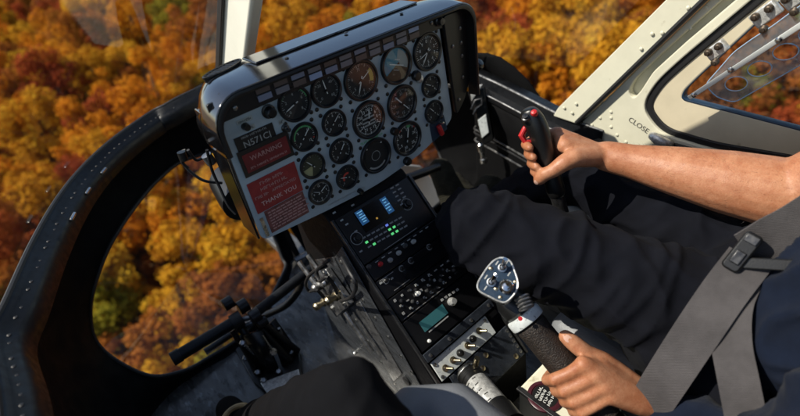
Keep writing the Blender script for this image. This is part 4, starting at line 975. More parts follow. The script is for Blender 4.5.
bp_ = [px(236, 352, FZ), px(262, 330, FZ), px(300, 352, FZ), px(304, 380, FZ), px(272, 400, FZ), px(255, 385, FZ)]
obj('floor_bracket', MB().prism([(p.x, p.y) for p in bp_], FZ + .001, FZ + .012), 'knob_black', ped, bevel=.003)
obj('bracket_flange', MB().prism([(p.x, p.y) for p in [px(262, 386, FZ), px(300, 372, FZ), px(303, 384, FZ), px(272, 402, FZ)]], FZ + .012, FZ + .016), 'label_silver', ped, bevel=.002)
obj('web_plate', MB().add([px(244, 335, -.64), px(256, 372, -.768), px(280, 372, -.768), px(262, 330, -.63)], [(0, 1, 2, 3)]), 'knob_black', ped, solid=.008)
obj('web_plate', MB().add([px(268, 325, -.65), px(282, 366, -.768), px(299, 352, -.768), px(275, 318, -.64)], [(0, 1, 2, 3)]), 'knob_black', ped, solid=.008)
# curved support tube from the right bar down to the floor
obj('support_tube', MB().tube(spline([px(303, 278, -.61), px(298, 291, -.66), px(286, 305, -.70), px(268, 314, -.735), px(250, 322, -.755), px(205, 352, -.757)], 6), .011, 14), 'knob_black', ped)
# ---- brake / cable fitting low on the console's left flank
FX = -.012
fx = lambda x, y, d=0.0: onX(x, y, FX - d)
fit = thing('cable_fitting', 'bracket with brass couplings and black hoses on the left flank of the console', 'fitting', fx(335, 300))
FM = frame((FX, 0, 0), (0, 1, 0), (0, 0, 1), (1, 0, 0))
obj('fitting_plate', MB().prism([(p.y, p.z) for p in [fx(311, 279), fx(327, 268), fx(352, 303), fx(338, 316)]], -.006, .008, FM), 'worn_steel', fit, bevel=.002)
for (x, y, h) in ((326, 301, .040), (338, 295, .040), (321, 285, .026), (331, 279, .028)):
    obj('coupling', MB().lathe([(.012, 0), (.012, .010), (.008, .012), (.008, h * .7), (.0105, h * .72), (.0105, h), (.005, h + .004), (0, h + .004)], 12, aim(fx(x, y, .006), (-1, -.25, .35)), cap=False), 'brass' if h > .03 else 'worn_steel', fit)
for pts in (((325, 299), (317, 290), (309, 291), (306, 282), (313, 272), (326, 266)), ((337, 293), (332, 282), (326, 277), (320, 281), (317, 270), (329, 260)), ((341, 301), (351, 297), (356, 285), (349, 271), (342, 258))):
    obj('hose', MB().tube(spline([fx(x, y, .012 + .035 * math.sin(math.pi * (i + .3) / len(pts))) for i, (x, y) in enumerate(pts)], 5), .0042, 8), 'rubber', fit)
for (p0, p1) in (((299, 262), (317, 286)), ((308, 255), (324, 277)), ((345, 312), (372, 352))):
    obj('rod', MB().tube([fx(*p0, .016), fx(*p1, .016)], .0065, 10), 'worn_steel', fit)
for (x, y) in ((316, 281), (345, 303), (333, 308), (326, 272)):
    obj('bolt_head', MB().lathe([(.007, 0), (.007, .005), (.004, .007), (0, .007)], 6, aim(fx(x, y, .006), (-1, 0, 0)), cap=False), 'steel', fit)
# nose bulkhead stiffeners behind the pedals
tag(obj('floor_channel', MB().tube([px(296, 262, FZ + .02), px(318, 250, FZ + .02), px(333, 244, FZ + .03)], .018, 8), 'worn_steel', floor))

# ---- wiring hanging beside the panel
cb_ = thing('wiring_loom', 'thin black wires looping out behind the left edge of the panel', 'wires', onY(195, 165, .16))
for pts, y0 in ((((186, 150), (180, 154), (184, 165), (193, 174), (205, 181), (222, 183)), .16), (((188, 150), (196, 160), (205, 158), (212, 165)), .14), (((183, 154), (182, 162), (188, 168)), .15), (((207, 150), (212, 170), (219, 186), (228, 205), (236, 214)), .10)):
    obj('wire', MB().tube(spline([onY(x, y, y0 + .01 * math.sin(i)) for i, (x, y) in enumerate(pts)], 6), .0030, 7), 'rubber', cb_)
obj('connector', MB().cyl(onY(181, 152, .15), onY(184, 160, .15), .008), 'knob_black', cb_); obj('connector', MB().cyl(onY(206, 155, .12), onY(212, 163, .12), .010), 'worn_steel', cb_)
inst = thing('instrument_can', 'black round instrument housing behind the lower left panel edge', 'housing', onY(236, 205, .10))
c = onY(240, 196, .16); obj('can_body', MB().lathe([(.03, -.03), (.045, -.028), (.047, 0), (.047, .07), (.03, .075)], 24, aim(c, (.15, .9, .1))), 'knob_black', inst)

# ---- handset on the right wall
hs = thing('wall_handset', 'black radio handset with grey face hanging on the wall right of the panel', 'handset', onX(487, 150, .70))
WX = .70; HSM = aim(onX(483, 121, WX), (-.8, -.55, .15), (0, 0, 1)); hi = HSM.inverted()
def onS(x, y): d = ray(x, y); nrm = HSM.col[2].xyz; return hi @ (CC + d * ((HSM.translation - CC).dot(nrm) / d.dot(nrm)))
q = [onS(*p_) for p_ in ((471, 92), (484, 88), (494, 140), (482, 146))]
obj('handset_body', MB().prism([(p.x, p.y) for p in fillet(q, .008, 4)], -.03, 0, HSM), 'knob_black', hs, bevel=.003)
q = [onS(*p_) for p_ in ((478, 120), (486, 114), (489, 132), (482, 138))]; obj('handset_face', MB().prism([(p.x, p.y) for p in q], 0, .004, HSM), 'switch_plate', hs, bevel=.001)
q = [onS(*p_) for p_ in ((470, 86), (483, 84), (472, 101))]; obj('top_bracket', MB().prism([(p.x, p.y) for p in q], 0, .012, HSM), 'label_silver', hs, bevel=.002)
obj('coil', MB().tube([HSM @ onS(x, y) + Vector((-.012, 0, 0)) for x, y in ((474, 108), (478, 99), (484, 97), (485, 103), (479, 107), (476, 113))], .004, 8), 'dark_steel', hs)
obj('plug', MB().lathe([(.006, 0), (.011, .006), (.011, .03), (.008, .034), (.008, .055), (.013, .058), (.013, .07), (0, .075)], 16, aim(onX(480, 143, WX - .02), onX(484, 162, WX - .02) - onX(480, 143, WX - .02)), cap=False), 'steel', hs)
# knob on the far side of the panel
kb = thing('hood_knob', 'small black clamp knob at the right end of the panel hood', 'knob', (.49, .04, -.02))
c = onX(476, 67, .50); obj('knob_body', MB().lathe([(.006, -.03), (.006, 0), (.014, .002), (.015, .012), (.010, .018), (0, .019)], 16, aim(c, (.2, -.5, .6)), cap=False), 'knob_black', kb)
# white plate and tube beside the console, seen below the panel's right half
tb = thing('pedal_shaft', 'black jointed shaft leaving the right side of the console towards the pilot\'s boot', 'shaft', onY(405, 180, .06))
s0 = at(400, 181, 1.30); s1 = at(425, 172, 1.34); s2 = at(418, 199, 1.30)
obj('joint', MB().lathe([(.012, -.02), (.019, -.018), (.020, 0), (.019, .018), (.012, .02)], 16, aim(s0, s1 - s0)), 'knob_black', tb)
obj('rod', MB().tube([s0, s1, at(438, 167, 1.38)], .0125, 12), 'knob_black', tb); obj('rod', MB().tube([s0, at(410, 182, 1.28), s2, at(424, 212, 1.29)], .012, 12), 'knob_black', tb)
wf = thing('white_plate', 'white painted nose bulkhead in front of the pilot\'s pedals', 'bulkhead', (.45, .55, FZ))
def onB(x, y): return onY(x, y, .52)
q = [onB(398, 164), onB(420, 166), onB(447, 196), onB(440, 214), onB(424, 214), onB(408, 200)]
obj('plate_body', MB().prism([(p.x, p.z) for p in q], -.01, .01, frame((0, .52, 0), (1, 0, 0), (0, 0, 1), (0, -1, 0))), 'plate_white', wf, bevel=.003)  # flat white plate added in the gap below the panel
# ================================================================== PEOPLE
def fuse(name, limbs, voxel, smooth_it=6, wr=None):
    mb = MB()
    for pts, rad in limbs: mb.tube(pts, rad, 18, round_ends=True)
    me = mb.mesh(name, 0); o = bpy.data.objects.new('tmp', me); COL.objects.link(o)
    r = o.modifiers.new('r', 'REMESH'); r.mode = 'VOXEL'; r.voxel_size = voxel
    s = o.modifiers.new('s', 'SMOOTH'); s.factor = .5; s.iterations = smooth_it
    dg = bpy.context.evaluated_depsgraph_get(); out = bpy.data.meshes.new_from_object(o.evaluated_get(dg)); out.name = name
    bpy.data.objects.remove(o); bpy.data.meshes.remove(me)
    if wr:
        nrm = [v.normal.copy() for v in out.vertices]
        for v, n_ in zip(out.vertices, nrm): v.co += n_ * wr(v.co)
        bm = bmesh.new(); bm.from_mesh(out)
        for _ in range(2): bmesh.ops.smooth_vert(bm, verts=bm.verts, factor=.5, use_axis_x=True, use_axis_y=True, use_axis_z=True)
        bm.to_mesh(out); bm.free()
    out.shade_smooth(); return out
def V(*a): return Vector(a)
# ---- pilot skeleton (cabin coordinates)
HL, HR, PV = V(.375, -.63, -.435), V(.57, -.64, -.46), V(.468, -.69, -.44)
KL_, KR = at(478, 226, 1.02), at(588, 172, 1.21)
AL, AR = V(.43, .06, -.64), V(.62, .10, -.66)
SHL, SHR, NK = V(.25, -.97, .13), V(.68, -.97, .13), V(.465, -.99, .20)
ELR, WRR = at(792, 196, .85), at(606, 156, 1.005)
WRL, ELL = at(662, 409, .825), at(775, 475, .69)
def hand_fingers(O, a, up, lat, rg, k, ss, phis, rs, thumb, wrist, fore, mcp_r, mcp_phi):
    """fingers wrapped round a rod: O + a*s, angle phi from up towards lat"""
    P = lambda s, ph, r: O + a * s + (up * math.cos(R_(ph)) + lat * math.sin(R_(ph))) * r
    limbs = []; mcps = []
    for i, s in enumerate(ss):
        fr = .0088 * k * (1, 1.03, .98, .86)[i]
        m = P(s + mcp_r[i][1], mcp_phi[i], mcp_r[i][0]); mcps.append(m)
        j = [m] + [P(s + (0, .002, .003)[q], phis[i][q], rg + rs[q] * k) for q in range(3)]
        pts = [j[0], j[0].lerp(j[1], .5) + (j[0] - O).normalized() * .002, j[1], j[1].lerp(j[2], .5), j[2], j[2].lerp(j[3], .5), j[3]]
        limbs.append((pts, [fr * 1.22, fr * 1.04, fr * 1.10, fr * .98, fr * 1.0, fr * .94, fr * .84]))
    for i, m in enumerate(mcps):
        limbs.append(([m, m.lerp(wrist, .5) + (m - O).normalized() * .003, wrist], [.0125 * k, .0150 * k, .0165 * k]))
        if i < 3: mm_ = m.lerp(mcps[i + 1], .5); limbs.append(([mm_, mm_.lerp(wrist, .5), wrist], [.0105 * k, .0145 * k, .017 * k]))
    limbs.append(([P(*q) for q in thumb], [.0165 * k, .0150 * k, .0122 * k, .0122 * k, .0116 * k, .0100 * k][:len(thumb)]))
    base = P(*thumb[0]); limbs.append(([base, base.lerp(wrist, .5), wrist], [.0165 * k, .018 * k, .0185 * k]))
    limbs.append(([base.lerp(mcps[0], .5), wrist], [.0145 * k, .017 * k])); limbs.append(([base.lerp(mcps[0], .75), mcps[0].lerp(wrist, .35)], [.0125 * k, .0150 * k])); limbs.append(([P(*thumb[1]).lerp(mcps[0], .55), base.lerp(mcps[0], .5)], [.0075 * k, .012 * k]))
    return limbs, P
# left hand on the collective
xl = V(-1, 0, 0); ul = cd.cross(xl).normalized(); ul = ul if ul.z > 0 else -ul
k_ = 1.28; s0_ = CL * .72
LHl, LP = hand_fingers(ca, cd, ul, xl, RG, k_, [s0_, s0_ + .024, s0_ + .047, s0_ + .068], [(72, 128, 175)] * 4, (.0125, .0095, .0088),
    [(s0_ + .056, -52, RG + .032), (s0_ + .030, -46, RG + .027), (s0_ + .004, -36, RG + .019), (s0_ - .012, -30, RG + .0165), (s0_ - .030, -26, RG + .0140), (s0_ - .042, -24, RG + .012)],
    WRL, None, [(RG + .026, .006), (RG + .027, .006), (RG + .025, .006), (RG + .021, .004)], [4, 2, 0, -2])
# right hand on the cyclic: fingers pass behind the grip and come round its left side
bk = gl.cross(ga).normalized(); bk = bk if bk.dot(viewd) < 0 else -bk      # away from the camera
rt = -gl
s1_ = .052
RHl, RP = hand_fingers(GT, ga, rt, bk, .021, 1.22, [s1_, s1_ + .022, s1_ + .044, s1_ + .064], [(100, 168, 222), (102, 170, 224), (104, 172, 226), (106, 172, 222)], (.0115, .0095, .009),
    [(s1_ + .050, -28, .060), (s1_ + .052, -48, .047), (s1_ + .062, -84, .036), (s1_ + .064, -106, .035), (s1_ + .072, -126, .034), (s1_ + .078, -142, .033)],
    WRR, None, [(.047, .006), (.050, .002), (.050, -.002), (.048, -.004)], [40, 38, 36, 34])
body_l = LHl + RHl
body_l += [([WRL, WRL.lerp(ELL, .25), WRL.lerp(ELL, .6), ELL], [.0285, .031, .044, .050]), ([ELL, ELL.lerp(SHL, .5), SHL], [.050, .056, .066])]
body_l += [([WRL + V(.008, -.004, .004), WRL.lerp(ELL, .2)], [.024, .028])]
fa = (ELR - WRR)
body_l += [([WRR, WRR + fa * .15, WRR + fa * .4, WRR + fa * .68, WRR + fa * .88, ELR], [.032, .035, .048, .060, .064, .064]), ([ELR, ELR.lerp(SHR, .4), SHR], [.062, .062, .066])]
body_l += [([PV, V(.468, -.87, -.2), V(.466, -.94, .02), NK], [.11, .115, .12, .07]), ([SHL, NK, SHR], [.065, .06, .065]), ([NK, V(.465, -.94, .33)], [.062, .060])]
body_l += [([V(.465, -.955, .46), V(.465, -.925, .41), V(.465, -.90, .36)], [.098, .094, .062]), ([V(.465, -.815, .42), V(.465, -.805, .40)], [.012, .017]), ([V(.368, -.945, .42), V(.368, -.94, .40)], [.016, .014]), ([V(.562, -.945, .42), V(.562, -.94, .40)], [.016, .014])]
body_l += [([PV, HL.lerp(PV, .3), HL.lerp(KL_, .5), KL_, KL_.lerp(AL, .5), AL], [.10, .085, .07, .052, .045, .038]), ([PV, HR.lerp(PV, .3), HR.lerp(KR, .5), KR, KR.lerp(AR, .5), AR], [.10, .085, .07, .052, .045, .038])]
pilot = obj('person', fuse('person', body_l, .0032, 9), 'skin', smooth=0)
tag(pilot, 'pilot in black trousers and navy shirt, both hands on the controls', 'person')
# nails of the visible thumbs and fingers
def nail(p, n_, d_, s): obj('nail', MB().lathe([(.0062 * s, -.001), (.006 * s, .0004), (.004 * s, .0012), (0, .0015)], 14, aim(p, n_, d_) @ Matrix.Diagonal((.9, 1.25, 1, 1)), cap=False), 'nail', pilot)
def thumb_nail(a_, b_, r, s):
    d_ = (b_ - a_).normalized(); n_ = (CC - b_); n_ = (n_ - d_ * n_.dot(d_)).normalized(); nail(b_ - d_ * .001 + n_ * r, n_ + d_ * .15, d_, s)
thumb_nail(LP(s0_ - .030, -26, RG + .0140), LP(s0_ - .040, -24, RG + .012), .0112, 1.15)
thumb_nail(RP(s1_ + .072, -126, .034), RP(s1_ + .077, -140, .033), .0108, 1.05)
# fine hair on the forearms
hr = MB(); rh = random.Random(5); cand = []
for v in pilot.data.vertices:
    for A_, B_, lo in ((WRR, ELR, .06), (WRL, ELL, -.05)):
        ax = (B_ - A_); s_ = (v.co - A_).dot(ax) / ax.length_squared
        if lo < s_ < 1.05 and (v.co - A_ - ax * s_).length < .075: cand.append((v.co.copy(), v.normal.copy(), ax.normalized()))
for co, n_, ax in rh.sample(cand, min(900, len(cand))):
    d_ = (n_ * .35 - ax * .8 + V(rh.gauss(0, .35), rh.gauss(0, .35), rh.gauss(0, .35))).normalized(); L_ = rh.uniform(.006, .014); r_ = .00013; s2_ = d_.orthogonal().normalized() * r_; t2_ = d_.cross(s2_)
    tip_ = co + d_ * L_ + n_ * .001; hr.add([co + s2_, co - s2_ * .5 + t2_ * .87, co - s2_ * .5 - t2_ * .87, tip_], [(0, 1, 3), (1, 2, 3), (2, 0, 3)])
obj('arm_hair', hr, 'arm_hair', pilot)['kind'] = 'stuff'
# trousers
def wr_tr(p):
    w1 = noise.noise(V(p.x * 9, p.y * 6 + p.x * 5, p.z * 16)); w2 = noise.noise(V(p.x * 26 + 4, p.y * 15, p.z * 30)); r_ = 1 - abs(noise.noise(V(p.x * 8 + 7, p.y * 13 + p.z * 9, p.z * 6)))
    s = p.x * -.4 + p.y * .9 + p.z * .35; f1 = 1 - abs(noise.noise(V(s * 17 + p.z * 5, p.x * 4.5, p.z * 5.5 + p.y * 3))); f2 = 1 - abs(noise.noise(V(s * 9 - p.x * 9 + 3, p.y * 4 + p.x * 10, p.z * 9)))
    return .003 * w1 + .003 * w2 + .005 * (r_ ** 3 - .4) + .013 * (f1 ** 7 - .2) + .009 * (f2 ** 7 - .2)
def leg(H, K, A, rs):
    d1 = K - H; d2 = A - K
    return [([H - d1 * .08, H + d1 * .22, H + d1 * .5, H + d1 * .78, K - d1 * .04], rs[:5]), ([K, K + d2 * .12, K + d2 * .4, K + d2 * .75, A], [rs[4] * .97, rs[5], rs[6], rs[7], rs[7]])]
up_ = V(0, 0, .012)
tl = leg(HL + up_, KL_, AL, [.116, .104, .096, .092, .087, .084, .074, .066]) + leg(HR + up_, KR, AR, [.118, .112, .102, .092, .084, .082, .072, .066])
tl += [([HL + V(-.035, .03, -.02), HL + V(-.04, -.10, -.04)], [.100, .105]), ([HL + V(.02, -.06, 0), PV, HR + V(-.02, -.06, 0)], [.125, .135, .125]), ([PV + V(0, -.03, -.02), V(.468, -.78, -.33)], [.13, .125]), ([V(.44, -.70, -.42), V(.50, -.70, -.42)], [.13, .13])]
obj('trousers', fuse('trousers', tl, .0055, 6, wr_tr), 'trouser_black', pilot)
# shirt
def wr_sh(p): return .006 * noise.noise(V(p.x * 10, p.y * 10, p.z * 18)) + .020 * (1 - abs(noise.noise(V(p.x * 12 + 3, p.y * 12 + p.z * 6, p.z * 9)))) ** 5 + .007 * (1 - abs(noise.noise(V(p.x * 20, p.y * 9 + 2, p.z * 22)))) ** 5 - .004
sl = [([V(.45, -.79, -.36), V(.455, -.87, -.18), V(.462, -.93, .02), V(.465, -.95, .16)], [.125, .130, .135, .11]), ([V(.385, -.77, -.37), V(.39, -.87, -.16), V(.37, -.93, .06)], [.115, .115, .105]), ([V(.55, -.78, -.37), V(.55, -.87, -.16), V(.56, -.93, .06)], [.115, .115, .105]), ([V(.50, -.74, -.36), V(.50, -.80, -.24), V(.48, -.90, -.06)], [.12, .12, .12]),
      ([SHL, SHL.lerp(ELL, .5), ELL, ELL.lerp(WRL, .30), ELL.lerp(WRL, .62), ELL.lerp(WRL, .84)], [.083, .076, .070, .058, .047, .038]), ([SHR, SHR.lerp(ELR, .35), SHR.lerp(ELR, .62)], [.083, .076, .072]), ([SHL, V(.465, -.93, .16), SHR], [.08, .085, .08])]
obj('shirt', fuse('shirt', sl, .007, 5, wr_sh), 'shirt_navy', pilot)
wl_ = WRL.lerp(ELL, .12); wd_ = (ELL - WRL).normalized()
obj('wristband', MB().tube([WRL + wd_ * .030, WRL + wd_ * .038, WRL + wd_ * .058, WRL + wd_ * .064], [.031, .0345, .036, .034], 24), 'trouser_dark', pilot)
# ring on the left hand
rc = LP(s0_ + .045, 34, RG + .016)
# boots
def boot(A, toe, k=1.0, name='boot'):
    d = (toe - A); side = d.cross(V(0, 0, 1)).normalized(); heel = A + V(0, -.03, -.07)
    l_ = [([A + V(0, -.01, .09), A, heel + V(0, .01, .02)], [.062, .060, .052]), ([heel, heel.lerp(toe, .5), toe], [.046, .050, .042]), ([heel.lerp(toe, .55) + side * .018, toe + side * .014], [.04, .034]), ([heel.lerp(toe, .55) - side * .018, toe - side * .014], [.04, .034])]
    l_ = [(p, [r * k for r in q]) for p, q in l_]
    o = obj(name, fuse(name, l_, .006, 4, lambda p: .003 * noise.noise(p * 40)), 'boot_suede', pilot)
    return o
boot(AL + V(.06, 0, 0), at(439, 160, 1.54) + V(0, 0, -.03), .80); boot(AR, V(.64, .28, -.62), .85)
for i in range(0):
    p_ = AL.lerp(at(424, 162, 1.50), .35 + .12 * i) + V(-.01, -.01, .052); obj('bootlace', MB().tube([p_ + V(-.03, 0, -.01), p_ + V(0, .0, .006), p_ + V(.03, .0, -.008)], .0035, 6), 'tan_leather', pilot)
# hair and headset
obj('hair', MB().lathe([(.104, -.02), (.110, .02), (.098, .07), (.06, .105), (0, .115)], 24, Matrix.Translation((.465, -.965, .45)), cap=False), 'hair', pilot)
for s in (-1, 1):
    obj('ear_cup', MB().lathe([(.03, 0), (.04, .01), (.04, .03), (.02, .038), (0, .038)], 20, aim(V(.465 + s * .095, -.945, .42), (s, 0, 0)), cap=False), 'knob_black', pilot)
obj('headband', MB().tube(spline([V(.36, -.945, .45), V(.375, -.95, .54), V(.465, -.95, .59), V(.555, -.95, .54), V(.57, -.945, .45)], 6), .010, 10), 'knob_black', pilot)
# ---- seat belt: ribbons over the pilot's lap
FACE = 'flat on the lap, turned up'
def ribbon(mb, pts, wd, side, th=.0035, n=8):
    L = spline(pts, n); r0, r1, r2, r3 = [], [], [], []
    S_ = None if side is FACE else spline(side, n)
    for i, p in enumerate(L):
        t = (L[min(i + 1, len(L) - 1)] - L[max(i - 1, 0)]).normalized(); s = t.cross(CC - p).normalized() if side is FACE else (S_[i] - t * S_[i].dot(t)).normalized(); nn_ = s.cross(t) * th / 2
        r0.append(p - s * wd / 2 - nn_); r1.append(p + s * wd / 2 - nn_); r2.append(p + s * wd / 2 + nn_); r3.append(p - s * wd / 2 + nn_)
    return mb.grid([r0, r1, r2, r3, r0])
belt = thing('seat_belt', 'grey webbing seat belt with black buckle across the pilot\'s lap', 'seat belt', at(735, 275, .8))
Rw = CR; 
obj('lap_strap', ribbon(MB(), [at(750, 258, .740), at(724, 292, .738), at(694, 336, .742), at(664, 382, .77), at(638, 423, .835)], .062, FACE), 'webbing', belt)
obj('crotch_strap', ribbon(MB(), [at(748, 268, .745), at(733, 302, .735), at(731, 340, .72), at(738, 380, .70), at(748, 430, .69)], .052, FACE), 'webbing', belt)
obj('shoulder_strap', ribbon(MB(), [at(748, 254, .745), at(772, 240, .735), at(800, 226, .72), at(850, 195, .69)], .075, [V(.3, .3, .9)] * 4), 'webbing', belt)
bc = at(742, 252, .735); BMx = aim(bc, CC - bc, CD * -1 + CR * .8)
bk_ = obj('buckle', MB().prism(rounded(-.013, .013, -.033, .033, .007), -.008, .006, BMx @ Matrix.Rotation(R_(0), 4, 'Z')), 'knob_black', belt, bevel=.003)
obj('buckle_tongue', MB().box((0, .023, .007), (.018, .013, .004)), 'dark_steel', bk_, BMx, bevel=.001); obj('buckle_latch', MB().box((0, -.010, .007), (.015, .022, .005)), 'dark_steel', bk_, BMx, bevel=.002)
b2 = at(766, 264, .72); obj('adjuster', MB().prism(rounded(-.035, .035, -.009, .009, .005), -.006, .006, aim(b2, CC - b2, CD * -1)), 'knob_black', belt, bevel=.002)
# ---- pilot's seat
st_ = thing('pilot_seat', 'dark grey cockpit seat under the pilot', 'seat', (.47, -.7, FZ))
obj('seat_cushion', MB().box((.49, -.66, -.60), (.44, .58, .13)), 'seat_vinyl', st_, bevel=.03)
obj('seat_back', MB().box((.49, -1.06, -.18), (.44, .14, .80), Matrix.Rotation(R_(-12), 3, 'X')), 'seat_vinyl', st_, bevel=.03)
obj('seat_pan', MB().box((.49, -.66, -.72), (.42, .54, .11)), 'dark_steel', st_, bevel=.006)
pad = MB(); obj('side_rail', MB().tube([at(548, 190, 1.30), at(575, 212, 1.26), at(604, 236, 1.22), at(640, 268, 1.16)], .034, 12), 'switch_plate', st_)
# ---- the photographer's leg and seat
ph = thing('person', 'photographer\'s raised knee in black trousers at the bottom edge', 'person', (-.30, -.40, -.72))
K2 = onZ(342, 389, -.225) + V(0, -.015, -.01); H2 = V(-.30, -.86, -.44); A2 = V(-.335, .02, -.70)
obj('trousers', fuse('trousers', leg(H2, K2, A2, [.09, .08, .066, .060, .056, .057, .054, .052]), .0065, 5, lambda p: .4 * wr_tr(p)), 'trouser_dark', ph)
obj('shoe', fuse('shoe', [([A2 + V(0, -.03, -.03), V(-.345, .06, -.735), V(-.35, .145, -.745)], [.045, .043, .034])], .006, 4), 'trouser_dark', ph)
tp_ = onZ(238, 420, -.71); obj('toe_rand', MB().tube([tp_ + V(.034 * math.cos(a), .030 * math.sin(a), .01) for a in [R_(20 + 14 * k) for k in range(11)]], .008, 10, round_ends=True), 'tan_leather', ph)
s2 = thing('copilot_seat', 'grey vinyl seat cushion corner beside the console at the bottom edge', 'seat', (-.2, -.6, FZ))
q0 = onZ(428, 398, -.47)
obj('seat_cushion', fuse('seat_cushion', [([V(-.42, -.44, -.385), V(-.125, -.415, -.385), V(-.098, -.44, -.385), V(-.088, -.9, -.385)], [.055] * 4), ([V(-.42, -.62, -.385), V(-.11, -.62, -.385)], [.058, .058]), ([V(-.42, -.52, -.385), V(-.11, -.52, -.385)], [.058, .058]), ([V(-.42, -.75, -.385), V(-.11, -.75, -.385)], [.058, .058])], .007, 8), 'seat_vinyl', s2)
obj('seat_pan', MB().box((-.24, -.70, -.68), (.40, .52, .2)), 'dark_steel', s2, bevel=.01)
# ================================================================== FOREST
def leaf_mat(name, cols, tr=.4):
    m = bpy.data.materials.new(name); m.use_nodes = True; t = m.node_tree
    for n_ in list(t.nodes): t.nodes.remove(n_)
    o = t.nodes.new('ShaderNodeOutputMaterial'); df = t.nodes.new('ShaderNodeBsdfDiffuse'); tl_ = t.nodes.new('ShaderNodeBsdfTranslucent'); mx = t.nodes.new('ShaderNodeMixShader'); mx.inputs[0].default_value = tr
    ge = t.nodes.new('ShaderNodeNewGeometry'); oi = t.nodes.new('ShaderNodeObjectInfo')
    nz = t.nodes.new('ShaderNodeTexNoise'); nz.inputs['Scale'].default_value = .32; nz.inputs['Detail'].default_value = 5; t.links.new(ge.outputs['Position'], nz.inputs['Vector'])
    a1 = t.nodes.new('ShaderNodeMath'); a1.operation = 'MULTIPLY_ADD'; a1.inputs[1].default_value = .5; t.links.new(oi.outputs['Random'], a1.inputs[0])
    mr = t.nodes.new('ShaderNodeMapRange'); mr.inputs[1].default_value = .3; mr.inputs[2].default_value = .7; mr.inputs[3].default_value = 0; mr.inputs[4].default_value = .5; t.links.new(nz.outputs['Fac'], mr.inputs[0]); t.links.new(mr.outputs[0], a1.inputs[2])
    r = t.nodes.new('ShaderNodeValToRGB'); e = r.color_ramp.elements
    e[0].position = 0; e[0].color = (*cols[0], 1); e[1].position = 1; e[1].color = (*cols[-1], 1)
    for i, c_ in enumerate(cols[1:-1]): q = e.new((i + 1) / (len(cols) - 1)); q.color = (*c_, 1)
    t.links.new(a1.outputs[0], r.inputs[0]); t.links.new(r.outputs[0], df.inputs[0]); t.links.new(r.outputs[0], tl_.inputs[0])
    t.links.new(df.outputs[0], mx.inputs[1]); t.links.new(tl_.outputs[0], mx.inputs[2]); t.links.new(mx.outputs[0], o.inputs[0]); MATS[name] = m
leaf_mat('leaf_gold', [(.46, .195, .016), (.60, .30, .022), (.60, .39, .035)])
leaf_mat('leaf_orange', [(.44, .14, .014), (.60, .215, .016), (.60, .29, .022)])
leaf_mat('leaf_rust', [(.18, .07, .022), (.32, .10, .020), (.38, .15, .022)])
leaf_mat('leaf_red', [(.26, .050, .022), (.34, .065, .022), (.36, .10, .02)])
leaf_mat('leaf_green', [(.15, .14, .016), (.24, .20, .02), (.38, .27, .022)])
mat('bark', (.055, .042, .032), .9, bump=.8, bscale=6, var=.3, vscale=3)
KINDS = [('leaf_gold', 'golden-yellow'), ('leaf_orange', 'bright orange'), ('leaf_rust', 'rust-brown'), ('leaf_red', 'deep red'), ('leaf_green', 'yellow-green')]
def crown_mesh(seed, m):
    r = random.Random(seed); Hh = r.uniform(4.6, 6.2); Rr = r.uniform(3.6, 4.6); v = []; f = []
    clumps = []
    while len(clumps) < 40:
        p = Vector((r.uniform(-1, 1), r.uniform(-1, 1), r.uniform(-.75, 1)))
        if .35 < p.length < 1: clumps.append((Vector((p.x * Rr, p.y * Rr, p.z * Hh * .8 + 7.5)), r.uniform(.75, 1.45)))
    for c, cr in clumps:
        for _ in range(int(72 * cr * cr)):
            d = Vector((r.gauss(0, 1), r.gauss(0, 1), r.gauss(0, 1))).normalized(); p = c + d * cr * r.uniform(.55, 1.0) * Vector((1, 1, .8)).length / 1.6
            nrm = (d + Vector((r.gauss(0, .6), r.gauss(0, .6), r.gauss(.5, .6)))).normalized(); u = nrm.orthogonal().normalized(); u = Quaternion(nrm, r.uniform(0, 6.28)) @ u; w_ = nrm.cross(u); s = r.uniform(.13, .27)
            o = len(v); v += [p - u * s * 1.25, p + w_ * s * .8, p + u * s * 1.25, p - w_ * s * .8]; f.append((o, o + 1, o + 2, o + 3))
    me = bpy.data.meshes.new('crown'); me.from_pydata([tuple(p) for p in v], [], f); me.materials.append(MATS[m]); return me, clumps
def trunk_mesh(seed, clumps):
    r = random.Random(seed); mb = MB(); top = Vector((r.uniform(-.4, .4), r.uniform(-.4, .4), 9.5)); mb.tube([Vector((0, 0, -1)), Vector((0, 0, 2)), Vector((.1, 0, 5.5)), top], [.30, .24, .17, .06], 8)
    for c, cr in clumps[:16]:
        b = Vector((0, 0, max(2.5, min(8, c.z - 2.2)))); mb.tube([b, b.lerp(c, .5) + Vector((0, 0, -.2)), c], [.09, .06, .025], 5)
    me = mb.mesh('trunk'); me.materials.append(MATS['bark']); return me
PROTO = []
for i, (m, nm) in enumerate(KINDS):
    for k in range(2):
        cm, cl_ = crown_mesh(100 + i * 10 + k, m); PROTO.append((i, cm, trunk_mesh(i * 7 + k, cl_)))
rt_ = random.Random(21); spots = []
def in_view(p, mg=0.0):
    q = p - CC; z = q.dot(CF)
    if z <= 1: return None
    x = 400 + FP * q.dot(CR) / z; y = 208 + FP * q.dot(CD) / z
    return (x, y, z) if -mg < x < 800 + mg and -mg < y < 416 + mg else None
def seen(x, y):   # through a window of the cabin
    return (x < 270 and y < 350) or (470 < x < 690 and y < 115) or (x > 660 and y < 135) or (390 < x < 450 and 120 < y < 170)
step = 5.9
